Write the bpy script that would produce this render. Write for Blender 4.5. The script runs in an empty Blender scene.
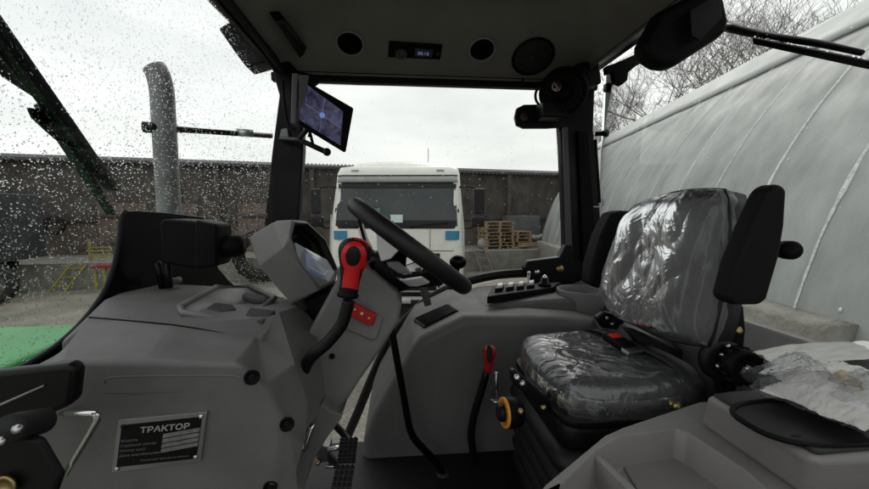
import bpy, bmesh, math, random
from mathutils import Vector, Matrix, noise
random.seed(7)
V = Vector
sc = bpy.context.scene
COL = sc.collection
H = 2.15                       # eye height above the yard
F = 378.0                      # focal length in photo pixels (869 wide)
YAW, PIT = math.radians(5.2), math.radians(4.9)

# ------------------------------------------------------------------ camera
fw = V((math.sin(YAW)*math.cos(PIT), math.cos(YAW)*math.cos(PIT), -math.sin(PIT)))
rt = V((math.cos(YAW), -math.sin(YAW), 0))
up = rt.cross(fw)
CAM = V((0, 0, H))
cd = bpy.data.cameras.new('camera'); cam = bpy.data.objects.new('camera', cd); COL.objects.link(cam)
cam.matrix_world = Matrix((( rt.x, up.x, -fw.x, 0), (rt.y, up.y, -fw.y, 0), (rt.z, up.z, -fw.z, H), (0, 0, 0, 1)))
cd.sensor_width = 36; cd.lens = 36*F/869; cd.clip_start = .02; cd.clip_end = 600
sc.camera = cam

# ------------------------------------------------------------------ measuring helpers (metres from the photo)
def ray(x, y): return fw + rt*((x-434.5)/F) + up*((244.5-y)/F)
def P(x, y, Y):                # the point seen at (x, y) that lies on the plane across the cab at depth Y
    d = ray(x, y); return CAM + d*(Y/d.y)
def PX(x, y, X):
    d = ray(x, y); return CAM + d*(X/d.x)
def PZ(x, y, Z):               # Z relative to eye height
    d = ray(x, y); return CAM + d*(Z/d.z)
def PD(x, y, D): return CAM + ray(x, y)*D
def PL(x, y, p0, n):
    d = ray(x, y); p0 = V(p0); n = V(n); return CAM + d*((p0-CAM).dot(n)/d.dot(n))
RH = V((math.cos(YAW), -math.sin(YAW), 0)); FH = V((math.sin(YAW), math.cos(YAW), 0))
def G(x, d, z=0.): return RH*x + FH*d + V((0, 0, z))       # yard coordinates: metres right of / ahead of the viewer

# ------------------------------------------------------------------ object helpers
def wloc(o):
    l = V((0, 0, 0))
    while o is not None: l = l + o.location; o = o.parent
    return l
def props(o, label=None, cat=None, group=None, kind=None):
    if label: o['label'] = label
    if cat: o['category'] = cat
    if group: o['group'] = group
    if kind: o['kind'] = kind
    return o
def empty(name, loc, label, cat, group=None, kind=None):
    o = bpy.data.objects.new(name, None); o.empty_display_size = .05; o.location = loc; COL.objects.link(o)
    return props(o, label, cat, group, kind)

class MB:
    def __init__(s): s.v = []; s.f = []; s.m = []; s.sm = []
    def add(s, vf, m=0, smooth=True):
        n = len(s.v); s.v += [V(p) for p in vf[0]]
        for f in vf[1]: s.f.append([i+n for i in f]); s.m.append(m); s.sm.append(smooth)
        return s
    def build(s, name, mats, parent=None, bevel=0, seg=2, ang=35, sub=0, solid=0, recalc=True, wn=True, auto=None, merge=False):
        if not isinstance(mats, (list, tuple)): mats = [mats]
        o0 = wloc(parent) if parent is not None else V((0, 0, 0))
        if parent is None and s.v:
            lo = [min(p[i] for p in s.v) for i in range(3)]; hi = [max(p[i] for p in s.v) for i in range(3)]
            o0 = V(((lo[0]+hi[0])/2, (lo[1]+hi[1])/2, lo[2]))
        me = bpy.data.meshes.new(name)
        me.from_pydata([p-o0 for p in s.v], [], s.f)
        for p, m, k in zip(me.polygons, s.m, s.sm): p.material_index = m; p.use_smooth = k
        for m in mats: me.materials.append(m)
        if recalc or merge:
            bm = bmesh.new(); bm.from_mesh(me)
            if merge: bmesh.ops.remove_doubles(bm, verts=bm.verts, dist=1e-5)
            if recalc: bmesh.ops.recalc_face_normals(bm, faces=bm.faces)
            bm.to_mesh(me); bm.free()
        o = bpy.data.objects.new(name, me); COL.objects.link(o)
        if parent is not None: o.parent = parent
        else: o.location = o0
        if solid:
            md = o.modifiers.new('solid', 'SOLIDIFY'); md.thickness = solid; md.offset = -1
        if bevel:
            md = o.modifiers.new('bevel', 'BEVEL'); md.width = bevel; md.segments = seg; md.limit_method = 'ANGLE'; md.angle_limit = math.radians(ang); md.use_clamp_overlap = True
            if wn: o.modifiers.new('wn', 'WEIGHTED_NORMAL')
        if sub:
            md = o.modifiers.new('sub', 'SUBSURF'); md.levels = sub; md.render_levels = sub
        if auto:
            o.data.set_sharp_from_angle(angle=math.radians(auto))
        return o

def prism(pts, vec):
    n = len(pts); vec = V(vec); v = [V(p) for p in pts] + [V(p)+vec for p in pts]
    f = [list(range(n)), list(range(2*n-1, n-1, -1))] + [[i, (i+1) % n, n+(i+1) % n, n+i] for i in range(n)]
    return v, f
def slab(px, Y0, Y1): return prism([P(x, y, Y0) for x, y in px], (0, Y1-Y0, 0))
def box(lo, hi):
    a, b = V(lo), V(hi)
    v = [V((x, y, z)) for z in (a.z, b.z) for y in (a.y, b.y) for x in (a.x, b.x)]
    return v, [[0, 1, 3, 2], [4, 6, 7, 5], [0, 4, 5, 1], [2, 3, 7, 6], [0, 2, 6, 4], [1, 5, 7, 3]]
def obox(c, ux, uy, uz):      # oriented box: centre and half-axis vectors
    c, ux, uy, uz = V(c), V(ux), V(uy), V(uz)
    v = [c+ux*x+uy*y+uz*z for z in (-1, 1) for y in (-1, 1) for x in (-1, 1)]
    return v, [[0, 1, 3, 2], [4, 6, 7, 5], [0, 4, 5, 1], [2, 3, 7, 6], [0, 2, 6, 4], [1, 5, 7, 3]]
def cr(pts, res):             # smooth a polyline
    if res <= 1 or len(pts) < 3: return [V(p) for p in pts]
    q = [V(p) for p in pts]; q = [q[0]*2-q[1]] + q + [q[-1]*2-q[-2]]; out = []
    for i in range(1, len(q)-2):
        for k in range(res):
            t = k/res; a, b, c, d = q[i-1], q[i], q[i+1], q[i+2]
            out.append(.5*((2*b)+(c-a)*t+(2*a-5*b+4*c-d)*t*t+(3*b-a-3*c+d)*t**3))
    return out + [q[-2]]
def frame(t):
    t = t.normalized(); a = V((0, 0, 1)) if abs(t.z) < .9 else V((1, 0, 0))
    u = t.cross(a).normalized(); return t, u, t.cross(u)
def tube(pts, r, n=10, res=1, closed=False, caps=True, sq=None):
    p = cr(pts, res) if not closed else [V(q) for q in pts]; m = len(p); v = []; f = []
    rr = r if isinstance(r, (list, tuple)) else None
    u = None
    for i in range(m):
        t = (p[(i+1) % m]-p[i-1]) if closed else (p[min(i+1, m-1)]-p[max(i-1, 0)])
        t.normalize()
        if u is None: _, u, w = frame(t)
        else:
            u = (u - t*u.dot(t)).normalized(); w = t.cross(u)
        if rr: x = i/(m-1)*(len(rr)-1); k = min(int(x), len(rr)-2); ri = rr[k]+(rr[k+1]-rr[k])*(x-k)
        else: ri = r
        for j in range(n):
            a = 2*math.pi*j/n; v.append(p[i]+(u*math.cos(a)+w*math.sin(a))*ri)
    for i in range(m if closed else m-1):
        for j in range(n):
            a = i*n+j; b = i*n+(j+1) % n; c = ((i+1) % m)*n+(j+1) % n; d = ((i+1) % m)*n+j; f.append([a, b, c, d])
    if caps and not closed: f.append(list(range(n))[::-1]); f.append([(m-1)*n+j for j in range(n)])
    return v, f
def lathe(prof, o, ax, n=24, cap=True):   # prof: (radius, height) along axis
    t, u, w = frame(V(ax)); o = V(o); v = []; f = []
    for r, h in prof:
        for j in range(n):
            a = 2*math.pi*j/n; v.append(o+t*h+(u*math.cos(a)+w*math.sin(a))*r)
    for i in range(len(prof)-1):
        for j in range(n): f.append([i*n+j, i*n+(j+1) % n, (i+1)*n+(j+1) % n, (i+1)*n+j])
    if cap: f.append(list(range(n))[::-1]); f.append([(len(prof)-1)*n+j for j in range(n)])
    return v, f
def ball(c, r, n=14, m=9, s=(1, 1, 1)):
    v = []; f = []; c = V(c)
    for i in range(m+1):
        a = math.pi*i/m
        for j in range(n):
            b = 2*math.pi*j/n; v.append(c+V((math.sin(a)*math.cos(b)*s[0], math.sin(a)*math.sin(b)*s[1], math.cos(a)*s[2]))*r)
    for i in range(m):
        for j in range(n): f.append([i*n+j, i*n+(j+1) % n, (i+1)*n+(j+1) % n, (i+1)*n+j])
    return v, f
def grid(fn, nu, nv):
    v = [fn(i/nu, j/nv) for j in range(nv+1) for i in range(nu+1)]
    f = [[j*(nu+1)+i, j*(nu+1)+i+1, (j+1)*(nu+1)+i+1, (j+1)*(nu+1)+i] for j in range(nv) for i in range(nu)]
    return v, f
def loft(rings, closed=True, cap=True):
    n = len(rings[0]); v = [V(p) for r in rings for p in r]; f = []
    for i in range(len(rings)-1):
        for j in range(n if closed else n-1): f.append([i*n+j, i*n+(j+1) % n, (i+1)*n+(j+1) % n, (i+1)*n+j])
    if cap: f.append(list(range(n))[::-1]); f.append([(len(rings)-1)*n+j for j in range(n)])
    return v, f
def poly(vs, faces): return [V(p) for p in vs], faces
def text_mesh(s, size, origin, u, w, thick=.0004, font_squash=1., align='LEFT', bold=0.0):
    cu = bpy.data.curves.new('t', 'FONT'); cu.body = s; cu.size = size; cu.extrude = thick; cu.align_x = align; cu.offset = bold
    ob = bpy.data.objects.new('t', cu); COL.objects.link(ob)
    dg = bpy.context.evaluated_depsgraph_get(); me = bpy.data.meshes.new_from_object(ob.evaluated_get(dg))
    u = V(u).normalized(); w = V(w).normalized(); n = u.cross(w).normalized(); o = V(origin)
    v = [o+u*p.co.x*font_squash+w*p.co.y+n*p.co.z for p in me.vertices]; f = [list(q.vertices) for q in me.polygons]
    bpy.data.objects.remove(ob); bpy.data.curves.remove(cu); bpy.data.meshes.remove(me)
    return v, f
def copy_tree(o, parent=None):
    c = o.copy(); COL.objects.link(c)
    if parent is not None: c.parent = parent
    for ch in [k for k in o.children]: copy_tree(ch, c)
    return c

# ------------------------------------------------------------------ materials
def mat(name, col, rough=.5, metal=0., var=0., vscale=8., bump=0., bscale=400., spec=.33, coat=0., rvar=0., col2=None, bdist=.001, detail=3, stretch=None, emit=None):
    m = bpy.data.materials.new(name); m.use_nodes = True; nt = m.node_tree; N = nt.nodes; L = nt.links
    b = N['Principled BSDF']; b.inputs['Roughness'].default_value = rough; b.inputs['Metallic'].default_value = metal
    b.inputs['Specular IOR Level'].default_value = spec; b.inputs['Coat Weight'].default_value = coat
    c = col if isinstance(col, tuple) else (col, col, col)
    b.inputs['Base Color'].default_value = (*c, 1)
    if emit: b.inputs['Emission Color'].default_value = (*emit[0], 1); b.inputs['Emission Strength'].default_value = emit[1]
    if var or bump or rvar or col2:
        tc = N.new('ShaderNodeTexCoord'); src = tc.outputs['Object']
        if stretch:
            mp = N.new('ShaderNodeMapping'); mp.inputs['Scale'].default_value = stretch; L.new(src, mp.inputs['Vector']); src = mp.outputs['Vector']
    if var or col2:
        n = N.new('ShaderNodeTexNoise'); n.inputs['Scale'].default_value = vscale; n.inputs['Detail'].default_value = detail+2; n.inputs['Roughness'].default_value = .6; L.new(src, n.inputs['Vector'])
        r = N.new('ShaderNodeValToRGB'); L.new(n.outputs['Fac'], r.inputs['Fac'])
        d = col2 if col2 else tuple(min(1, x*(1+var)) for x in c); e = tuple(x*(1-var) for x in c) if not col2 else c
        r.color_ramp.elements[0].position = .32; r.color_ramp.elements[1].position = .68
        r.color_ramp.elements[0].color = (*e, 1); r.color_ramp.elements[1].color = (*d, 1)
        L.new(r.outputs['Color'], b.inputs['Base Color'])
    if rvar:
        n2 = N.new('ShaderNodeTexNoise'); n2.inputs['Scale'].default_value = vscale*1.7; n2.inputs['Detail'].default_value = 5; L.new(src, n2.inputs['Vector'])
        mr = N.new('ShaderNodeMapRange'); mr.inputs['To Min'].default_value = max(0, rough-rvar); mr.inputs['To Max'].default_value = min(1, rough+rvar); mr.inputs['From Min'].default_value = .3; mr.inputs['From Max'].default_value = .7
        L.new(n2.outputs['Fac'], mr.inputs['Value']); L.new(mr.outputs['Result'], b.inputs['Roughness'])
    if bump:
        n3 = N.new('ShaderNodeTexNoise'); n3.inputs['Scale'].default_value = bscale; n3.inputs['Detail'].default_value = detail; L.new(src, n3.inputs['Vector'])
        bp = N.new('ShaderNodeBump'); bp.inputs['Strength'].default_value = bump; bp.inputs['Distance'].default_value = bdist; L.new(n3.outputs['Fac'], bp.inputs['Height']); L.new(bp.outputs['Normal'], b.inputs['Normal'])
    return m
PLAST = mat('grey_plastic', (.158, .153, .150), .55, var=.14, vscale=7, bump=.35, bscale=900, rvar=.08)
PLASTL = mat('light_grey_plastic', (.19, .185, .182), .5, var=.08, vscale=6, bump=.35, bscale=900, rvar=.08)
PLASTW = mat('warm_grey_plastic', (.235, .222, .214), .5, var=.10, vscale=7, bump=.4, bscale=700, rvar=.08)
PLAST_SHADE = mat('grey_plastic_shaded', (.112, .108, .107), .58, var=.10, vscale=5, bump=.35, bscale=900, rvar=.08, spec=.35)  # same grey plastic, its colour darkened to stand in for shade
def dusty(m, amt=.07, fine=520):      # fine grain and faint dust films on moulded plastic
    nt = m.node_tree; N = nt.nodes; L = nt.links; b = N['Principled BSDF']
    src = [l.from_socket for l in nt.links if l.to_socket == b.inputs['Base Color']][0]
    tc = N.new('ShaderNodeTexCoord'); n = N.new('ShaderNodeTexNoise'); n.inputs['Scale'].default_value = fine; n.inputs['Detail'].default_value = 2; L.new(tc.outputs['Object'], n.inputs['Vector'])
    r = N.new('ShaderNodeMapRange'); r.inputs['From Min'].default_value = .3; r.inputs['From Max'].default_value = .7; r.inputs['To Min'].default_value = 1-amt; r.inputs['To Max'].default_value = 1+amt; L.new(n.outputs['Fac'], r.inputs['Value'])
    v = N.new('ShaderNodeVectorMath'); v.operation = 'SCALE'; L.new(src, v.inputs[0]); L.new(r.outputs[0], v.inputs['Scale'])
    mp = N.new('ShaderNodeMapping'); mp.inputs['Scale'].default_value = (14, 14, 3); mp.inputs['Rotation'].default_value = (.3, .5, .8); L.new(tc.outputs['Object'], mp.inputs['Vector'])
    n2 = N.new('ShaderNodeTexNoise'); n2.inputs['Scale'].default_value = 1.3; n2.inputs['Detail'].default_value = 8; n2.inputs['Roughness'].default_value = .7; L.new(mp.outputs[0], n2.inputs['Vector'])
    r2 = N.new('ShaderNodeMapRange'); r2.inputs['From Min'].default_value = .55; r2.inputs['From Max'].default_value = .8; r2.inputs['To Max'].default_value = .14; L.new(n2.outputs['Fac'], r2.inputs['Value'])
    mx = N.new('ShaderNodeMixRGB'); mx.inputs[2].default_value = (.30, .285, .26, 1); L.new(r2.outputs[0], mx.inputs['Fac']); L.new(v.outputs[0], mx.inputs[1]); L.new(mx.outputs[0], b.inputs['Base Color'])
for m_ in (PLAST, PLASTL, PLASTW, PLAST_SHADE): dusty(m_)
BLACK = mat('black_plastic', .0042, .55, spec=.12, bump=.2, bscale=700, rvar=.1, vscale=9)
BLACKM = mat('black_painted_steel', .0045, .42, spec=.22, bump=.08, bscale=120, rvar=.1, vscale=6)
GLOSS = mat('gloss_black', .003, .25, spec=.12)
RUBBER = mat('black_rubber', .015, .65, bump=.3, bscale=500, var=.3)
LEATHER = mat('black_vinyl', .014, .38, bump=.6, bscale=350, bdist=.0006, rvar=.08)
ROOF = mat('roof_lining', (.19, .182, .164), .85, spec=.15, var=.08, vscale=6, bump=.5, bscale=600)
RED = mat('red_plastic', (.42, .012, .014), .4, var=.2, rvar=.08, bump=.1)
CHROME = mat('chrome', .75, .16, 1., rvar=.06)
STEEL = mat('bright_steel', .55, .3, 1., bump=.1, bscale=200)
BRASS = mat('yellow_zinc', (.36, .27, .13), .38, 1., var=.2, vscale=60)
SILVER = mat('silver_plastic', (.78, .78, .79), .3, .1, spec=.7)
ORANGE = mat('orange_ring', (.75, .30, .03), .4)
WHITE = mat('white_print', .75, .5)
MAT = mat('floor_rubber', .018, .6, bump=.6, bscale=140, bdist=.004)
SCREEN = mat('monitor_screen', (.01, .01, .02), .08, emit=((.07, .08, .17), .55))

def glass_mat(name, tint=.9, gl=.06, rough=.0):
    m = bpy.data.materials.new(name); m.use_nodes = True; nt = m.node_tree; N = nt.nodes; L = nt.links
    N.remove(N['Principled BSDF']); out = N['Material Output']
    t = N.new('ShaderNodeBsdfTransparent'); t.inputs['Color'].default_value = (tint, tint*1.005, tint, 1)
    g = N.new('ShaderNodeBsdfGlossy'); g.inputs['Roughness'].default_value = rough; g.inputs['Color'].default_value = (.9, .95, .93, 1)
    fr = N.new('ShaderNodeLayerWeight'); fr.inputs['Blend'].default_value = .12
    mx = N.new('ShaderNodeMixShader'); L.new(fr.outputs['Fresnel'], mx.inputs['Fac']); L.new(t.outputs[0], mx.inputs[1]); L.new(g.outputs[0], mx.inputs[2]); L.new(mx.outputs[0], out.inputs['Surface'])
    return m
GLASS = glass_mat('window_glass')
def water_mat():
    m = bpy.data.materials.new('rain_water'); m.use_nodes = True; nt = m.node_tree; N = nt.nodes; L = nt.links
    N.remove(N['Principled BSDF']); g = N.new('ShaderNodeBsdfGlass'); g.inputs['IOR'].default_value = 1.33; g.inputs['Roughness'].default_value = 0
    L.new(g.outputs[0], N['Material Output'].inputs['Surface']); return m
WATER = water_mat()
def film_mat(name, milk=.12, tr=.7, scale=26., strength=.6, col=.8, rough=.14):
    m = bpy.data.materials.new(name); m.use_nodes = True; nt = m.node_tree; N = nt.nodes; L = nt.links
    N.remove(N['Principled BSDF']); out = N['Material Output']
    tc = N.new('ShaderNodeTexCoord')
    n = N.new('ShaderNodeTexNoise'); n.inputs['Scale'].default_value = scale; n.inputs['Detail'].default_value = 4; n.inputs['Distortion'].default_value = 1.2; L.new(tc.outputs['Object'], n.inputs['Vector'])
    a = N.new('ShaderNodeMath'); a.operation = 'SUBTRACT'; a.inputs[1].default_value = .5; L.new(n.outputs['Fac'], a.inputs[0])
    ab = N.new('ShaderNodeMath'); ab.operation = 'ABSOLUTE'; L.new(a.outputs[0], ab.inputs[0])
    bp = N.new('ShaderNodeBump'); bp.inputs['Strength'].default_value = strength; bp.inputs['Distance'].default_value = .02; bp.invert = True; L.new(ab.outputs[0], bp.inputs['Height'])
    t = N.new('ShaderNodeBsdfTransparent'); t.inputs['Color'].default_value = (.93, .93, .94, 1)
    d = N.new('ShaderNodeBsdfDiffuse'); d.inputs['Color'].default_value = (col, col, col*1.01, 1); L.new(bp.outputs[0], d.inputs['Normal'])
    g = N.new('ShaderNodeBsdfGlossy'); g.inputs['Roughness'].default_value = rough; g.inputs['Color'].default_value = (.95, .95, .97, 1); L.new(bp.outputs[0], g.inputs['Normal'])
    mpp = N.new('ShaderNodeMapping'); mpp.inputs['Scale'].default_value = (1, 1.5, .6); mpp.inputs['Rotation'].default_value = (.5, .2, .3); L.new(tc.outputs['Object'], mpp.inputs['Vector'])
    n5 = N.new('ShaderNodeTexNoise'); n5.inputs['Scale'].default_value = scale*.55; n5.inputs['Detail'].default_value = 3; n5.inputs['Distortion'].default_value = 1.6; L.new(mpp.outputs[0], n5.inputs['Vector'])
    s5 = N.new('ShaderNodeMath'); s5.operation = 'SUBTRACT'; s5.inputs[1].default_value = .5; L.new(n5.outputs['Fac'], s5.inputs[0])
    a5 = N.new('ShaderNodeMath'); a5.operation = 'ABSOLUTE'; L.new(s5.outputs[0], a5.inputs[0])
    r5 = N.new('ShaderNodeMapRange'); r5.inputs['From Min'].default_value = 0; r5.inputs['From Max'].default_value = .035; r5.inputs['To Min'].default_value = milk*.75+.11; r5.inputs['To Max'].default_value = milk*.75; L.new(a5.outputs[0], r5.inputs['Value'])      # pale streaks painted in as glints along the creases
    m1 = N.new('ShaderNodeMixShader'); L.new(r5.outputs[0], m1.inputs['Fac']); L.new(t.outputs[0], m1.inputs[1]); L.new(d.outputs[0], m1.inputs[2])
    fr = N.new('ShaderNodeLayerWeight'); fr.inputs['Blend'].default_value = 1-tr; L.new(bp.outputs[0], fr.inputs['Normal'])
    m2 = N.new('ShaderNodeMixShader'); L.new(fr.outputs['Fresnel'], m2.inputs['Fac']); L.new(m1.outputs[0], m2.inputs[1]); L.new(g.outputs[0], m2.inputs[2]); L.new(m2.outputs[0], out.inputs['Surface'])
    return m
FILM = film_mat('seat_film', .17, .81, 9, .55, rough=.27)
FILMC = film_mat('cushion_film', .10, .58, 13, .45, rough=.2)
BAGFILM = film_mat('bag_film', .05, .91, 30, .55, rough=.13)

# ================================================================== WORLD
w = bpy.data.worlds.new('World'); sc.world = w; w.use_nodes = True; nt = w.node_tree; N = nt.nodes; L = nt.links
bg = N['Background']; bg.inputs['Strength'].default_value = .1
sky = N.new('ShaderNodeTexSky'); sky.sky_type = 'NISHITA'; sky.sun_disc = False
SUN_EL, SUN_AZ = math.radians(46), math.radians(20)
sky.sun_elevation = SUN_EL; sky.sun_rotation = SUN_AZ; sky.air_density = 2; sky.dust_density = 5
tc = N.new('ShaderNodeTexCoord'); mp = N.new('ShaderNodeMapping'); mp.inputs['Scale'].default_value = (1.4, 1.4, 4.5); L.new(tc.outputs['Generated'], mp.inputs['Vector'])
cn = N.new('ShaderNodeTexNoise'); cn.inputs['Scale'].default_value = 2.2; cn.inputs['Detail'].default_value = 6; cn.inputs['Roughness'].default_value = .55; L.new(mp.outputs[0], cn.inputs['Vector'])
rp = N.new('ShaderNodeValToRGB'); L.new(cn.outputs['Fac'], rp.inputs['Fac'])
rp.color_ramp.elements[0].position = .3; rp.color_ramp.elements[1].position = .72
rp.color_ramp.elements[0].color = (.75, .79, .785, 1); rp.color_ramp.elements[1].color = (.98, 1., .985, 1)
sc_ = N.new('ShaderNodeVectorMath'); sc_.operation = 'SCALE'; sc_.inputs['Scale'].default_value = 11.6; L.new(rp.outputs['Color'], sc_.inputs[0])
sx_ = N.new('ShaderNodeSeparateXYZ'); L.new(tc.outputs['Generated'], sx_.inputs[0])      # sky dimmed behind the viewer, added to deepen the shade in the cab
gr_ = N.new('ShaderNodeMapRange'); gr_.interpolation_type = 'SMOOTHSTEP'; gr_.inputs['From Min'].default_value = -.7; gr_.inputs['From Max'].default_value = .45; gr_.inputs['To Min'].default_value = 9.0; gr_.inputs['To Max'].default_value = 11.9
L.new(sx_.outputs['Y'], gr_.inputs['Value']); L.new(gr_.outputs[0], sc_.inputs['Scale'])
mx = N.new('ShaderNodeMixRGB'); mx.inputs['Fac'].default_value = .93; L.new(sky.outputs['Color'], mx.inputs['Color1']); L.new(sc_.outputs[0], mx.inputs['Color2']); L.new(mx.outputs[0], bg.inputs['Color'])
sl = bpy.data.lights.new('sun', 'SUN'); so = bpy.data.objects.new('sun', sl); COL.objects.link(so)
sl.energy = .9; sl.angle = math.radians(25); sl.color = (1, .97, .93)
sdir = V((math.sin(SUN_AZ)*math.cos(SUN_EL), math.cos(SUN_AZ)*math.cos(SUN_EL), math.sin(SUN_EL)))
so.rotation_euler = sdir.to_track_quat('Z', 'Y').to_euler(); so.location = sdir*30
sc.view_settings.view_transform = 'Standard'; sc.view_settings.look = 'None'; sc.view_settings.gamma = 1; sc.view_settings.use_curve_mapping = False
sc.view_settings.exposure = .13
sc.cycles.max_bounces = 10; sc.cycles.transparent_max_bounces = 24; sc.cycles.transmission_bounces = 8; sc.cycles.sample_clamp_indirect = 6
# ================================================================== YARD
GRAVEL = mat('wet_gravel', (.13, .12, .10), .55, col2=(.30, .28, .235), vscale=1.1, bump=.9, bscale=38, bdist=.02, detail=6, rvar=.2)
def gravel_detail():
    nt = GRAVEL.node_tree; N = nt.nodes; L = nt.links; b = N['Principled BSDF']
    src = [l.from_socket for l in nt.links if l.to_socket == b.inputs['Base Color']][0]
    tc = N.new('ShaderNodeTexCoord'); v = N.new('ShaderNodeTexVoronoi'); v.inputs['Scale'].default_value = 45; L.new(tc.outputs['Object'], v.inputs['Vector'])
    mr = N.new('ShaderNodeMapRange'); mr.inputs['To Min'].default_value = .55; mr.inputs['To Max'].default_value = 1.25; L.new(v.outputs['Color'], mr.inputs['Value'])
    m = N.new('ShaderNodeMixRGB'); m.blend_type = 'MULTIPLY'; m.inputs['Fac'].default_value = 1; L.new(src, m.inputs[1]); L.new(mr.outputs[0], m.inputs[2]); L.new(m.outputs[0], b.inputs['Base Color'])
gravel_detail()
def puddles():
    nt = GRAVEL.node_tree; N = nt.nodes; L = nt.links; b = N['Principled BSDF']
    tc = N.new('ShaderNodeTexCoord'); n = N.new('ShaderNodeTexNoise'); n.inputs['Scale'].default_value = .55; n.inputs['Detail'].default_value = 4; L.new(tc.outputs['Object'], n.inputs['Vector'])
    r = N.new('ShaderNodeMapRange'); r.inputs['From Min'].default_value = .60; r.inputs['From Max'].default_value = .66; L.new(n.outputs['Fac'], r.inputs['Value'])
    def mixin(sock, val):
        src = [l.from_socket for l in nt.links if l.to_socket == b.inputs[sock]][0]
        m = N.new('ShaderNodeMixRGB'); m.inputs[2].default_value = val; L.new(r.outputs[0], m.inputs['Fac']); L.new(src, m.inputs[1]); L.new(m.outputs[0], b.inputs[sock])
    mixin('Base Color', (.07, .063, .05, 1)); mixin('Roughness', (.12, .12, .12, 1))
puddles()
g = MB().add(grid(lambda u, v: V(((u-.5)*360, (v-.4)*360, 0)), 40, 40)).build('gravel_yard', GRAVEL, recalc=False)
props(g, kind='structure')

# --- arched hangar on the right
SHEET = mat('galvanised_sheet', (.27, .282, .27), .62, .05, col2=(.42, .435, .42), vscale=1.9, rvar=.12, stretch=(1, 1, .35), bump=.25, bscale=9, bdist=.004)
def sheet_ribs(m, per, st, gx=0.075):
    nt = m.node_tree; N = nt.nodes; L = nt.links; b = N['Principled BSDF']
    tc = N.new('ShaderNodeTexCoord'); mp = N.new('ShaderNodeMapping'); mp.inputs['Rotation'].default_value = (0, 0, -HANG_A); L.new(tc.outputs['Object'], mp.inputs['Vector'])
    wv = N.new('ShaderNodeTexWave'); wv.bands_direction = 'Y'; wv.inputs['Scale'].default_value = per; wv.inputs['Distortion'].default_value = .3; L.new(mp.outputs[0], wv.inputs['Vector'])
    bp = N.new('ShaderNodeBump'); bp.inputs['Strength'].default_value = st; bp.inputs['Distance'].default_value = .012; L.new(wv.outputs['Fac'], bp.inputs['Height'])
    old = [l.from_socket for l in nt.links if l.to_socket == b.inputs['Normal']]
    if old: L.new(old[0], bp.inputs['Normal'])
    L.new(bp.outputs[0], b.inputs['Normal'])
HANG_A = math.atan(.075) 
HU = (FH + RH*.075).normalized(); HN = HU.cross(V((0, 0, 1)))     # along the hangar, and away from the viewer
HANG_A = math.atan2(-HU.x, HU.y)
sheet_ribs(SHEET, 6.5, .05)
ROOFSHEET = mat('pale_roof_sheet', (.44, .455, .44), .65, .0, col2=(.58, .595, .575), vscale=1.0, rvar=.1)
sheet_ribs(ROOFSHEET, 6.5, .05)
SEAL = mat('white_sealant', (.72, .74, .72), .7, var=.25, vscale=30, bump=.8, bscale=40, bdist=.01)
CONC = mat('old_concrete', (.20, .19, .165), .8, col2=(.32, .31, .275), vscale=3.5, bump=.9, bscale=14, bdist=.03, detail=7)
HO = G(3.1, 0); R = 6.2
def HP(th, d, r=R): return HO + HU*d + HN*(R - r*math.cos(th)) + V((0, 0, r*math.sin(th)))
hang = empty('arched_hangar', HO+HU*5, 'long arched hangar of grey ribbed metal sheets with white sealed seams beside the tractor', 'hangar')
T0, T1 = 0, math.radians(46)
wv = lambda d, th: .012*noise.noise(V((d*.9, th*5, 3)))
def arc(t0, t1, r, d0, d1, nu, nv, jit=True):
    return grid(lambda u, v: HP(t0+(t1-t0)*u, d0+(d1-d0)*v, r+(wv(d0+(d1-d0)*v, t0+(t1-t0)*u) if jit else 0)), nu, nv)
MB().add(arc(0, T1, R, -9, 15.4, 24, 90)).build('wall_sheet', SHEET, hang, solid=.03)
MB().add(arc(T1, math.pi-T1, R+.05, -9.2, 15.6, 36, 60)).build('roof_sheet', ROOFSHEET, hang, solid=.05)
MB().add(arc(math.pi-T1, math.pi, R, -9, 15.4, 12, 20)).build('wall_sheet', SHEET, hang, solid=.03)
for dd in (15.3, -8.9):       # end walls
    ring = [HP(math.pi*i/32, dd, R-.06) for i in range(33)]
    MB().add((ring, [list(range(33))]), smooth=False).build('end_wall', SHEET, hang, solid=.03)
rs = random.Random(3)
for k in range(-3, 13):
    d0 = 3.62+.95*k
    v = []; f = []; n = 70
    for i in range(n+1):
        th = T1*i/n + .01; w_ = .007+.014*abs(noise.noise(V((i*.35, k*3.1, 0))))+.012*max(0, noise.noise(V((i*.13, k*7.7, 5)))) if k < 4 else .008
        if k < 2: w_ *= 1.9
        off = .012*noise.noise(V((i*.2, k, 9)))
        v += [HP(th, d0+off-w_, R+.002), HP(th, d0+off, R+.006+w_*.6), HP(th, d0+off+w_, R+.002)]
    for i in range(n):
        a = i*3; f += [[a, a+1, a+4, a+3], [a+1, a+2, a+5, a+4]]
    MB().add((v, f)).build('sealed_seam', SEAL, hang, recalc=False)
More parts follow.
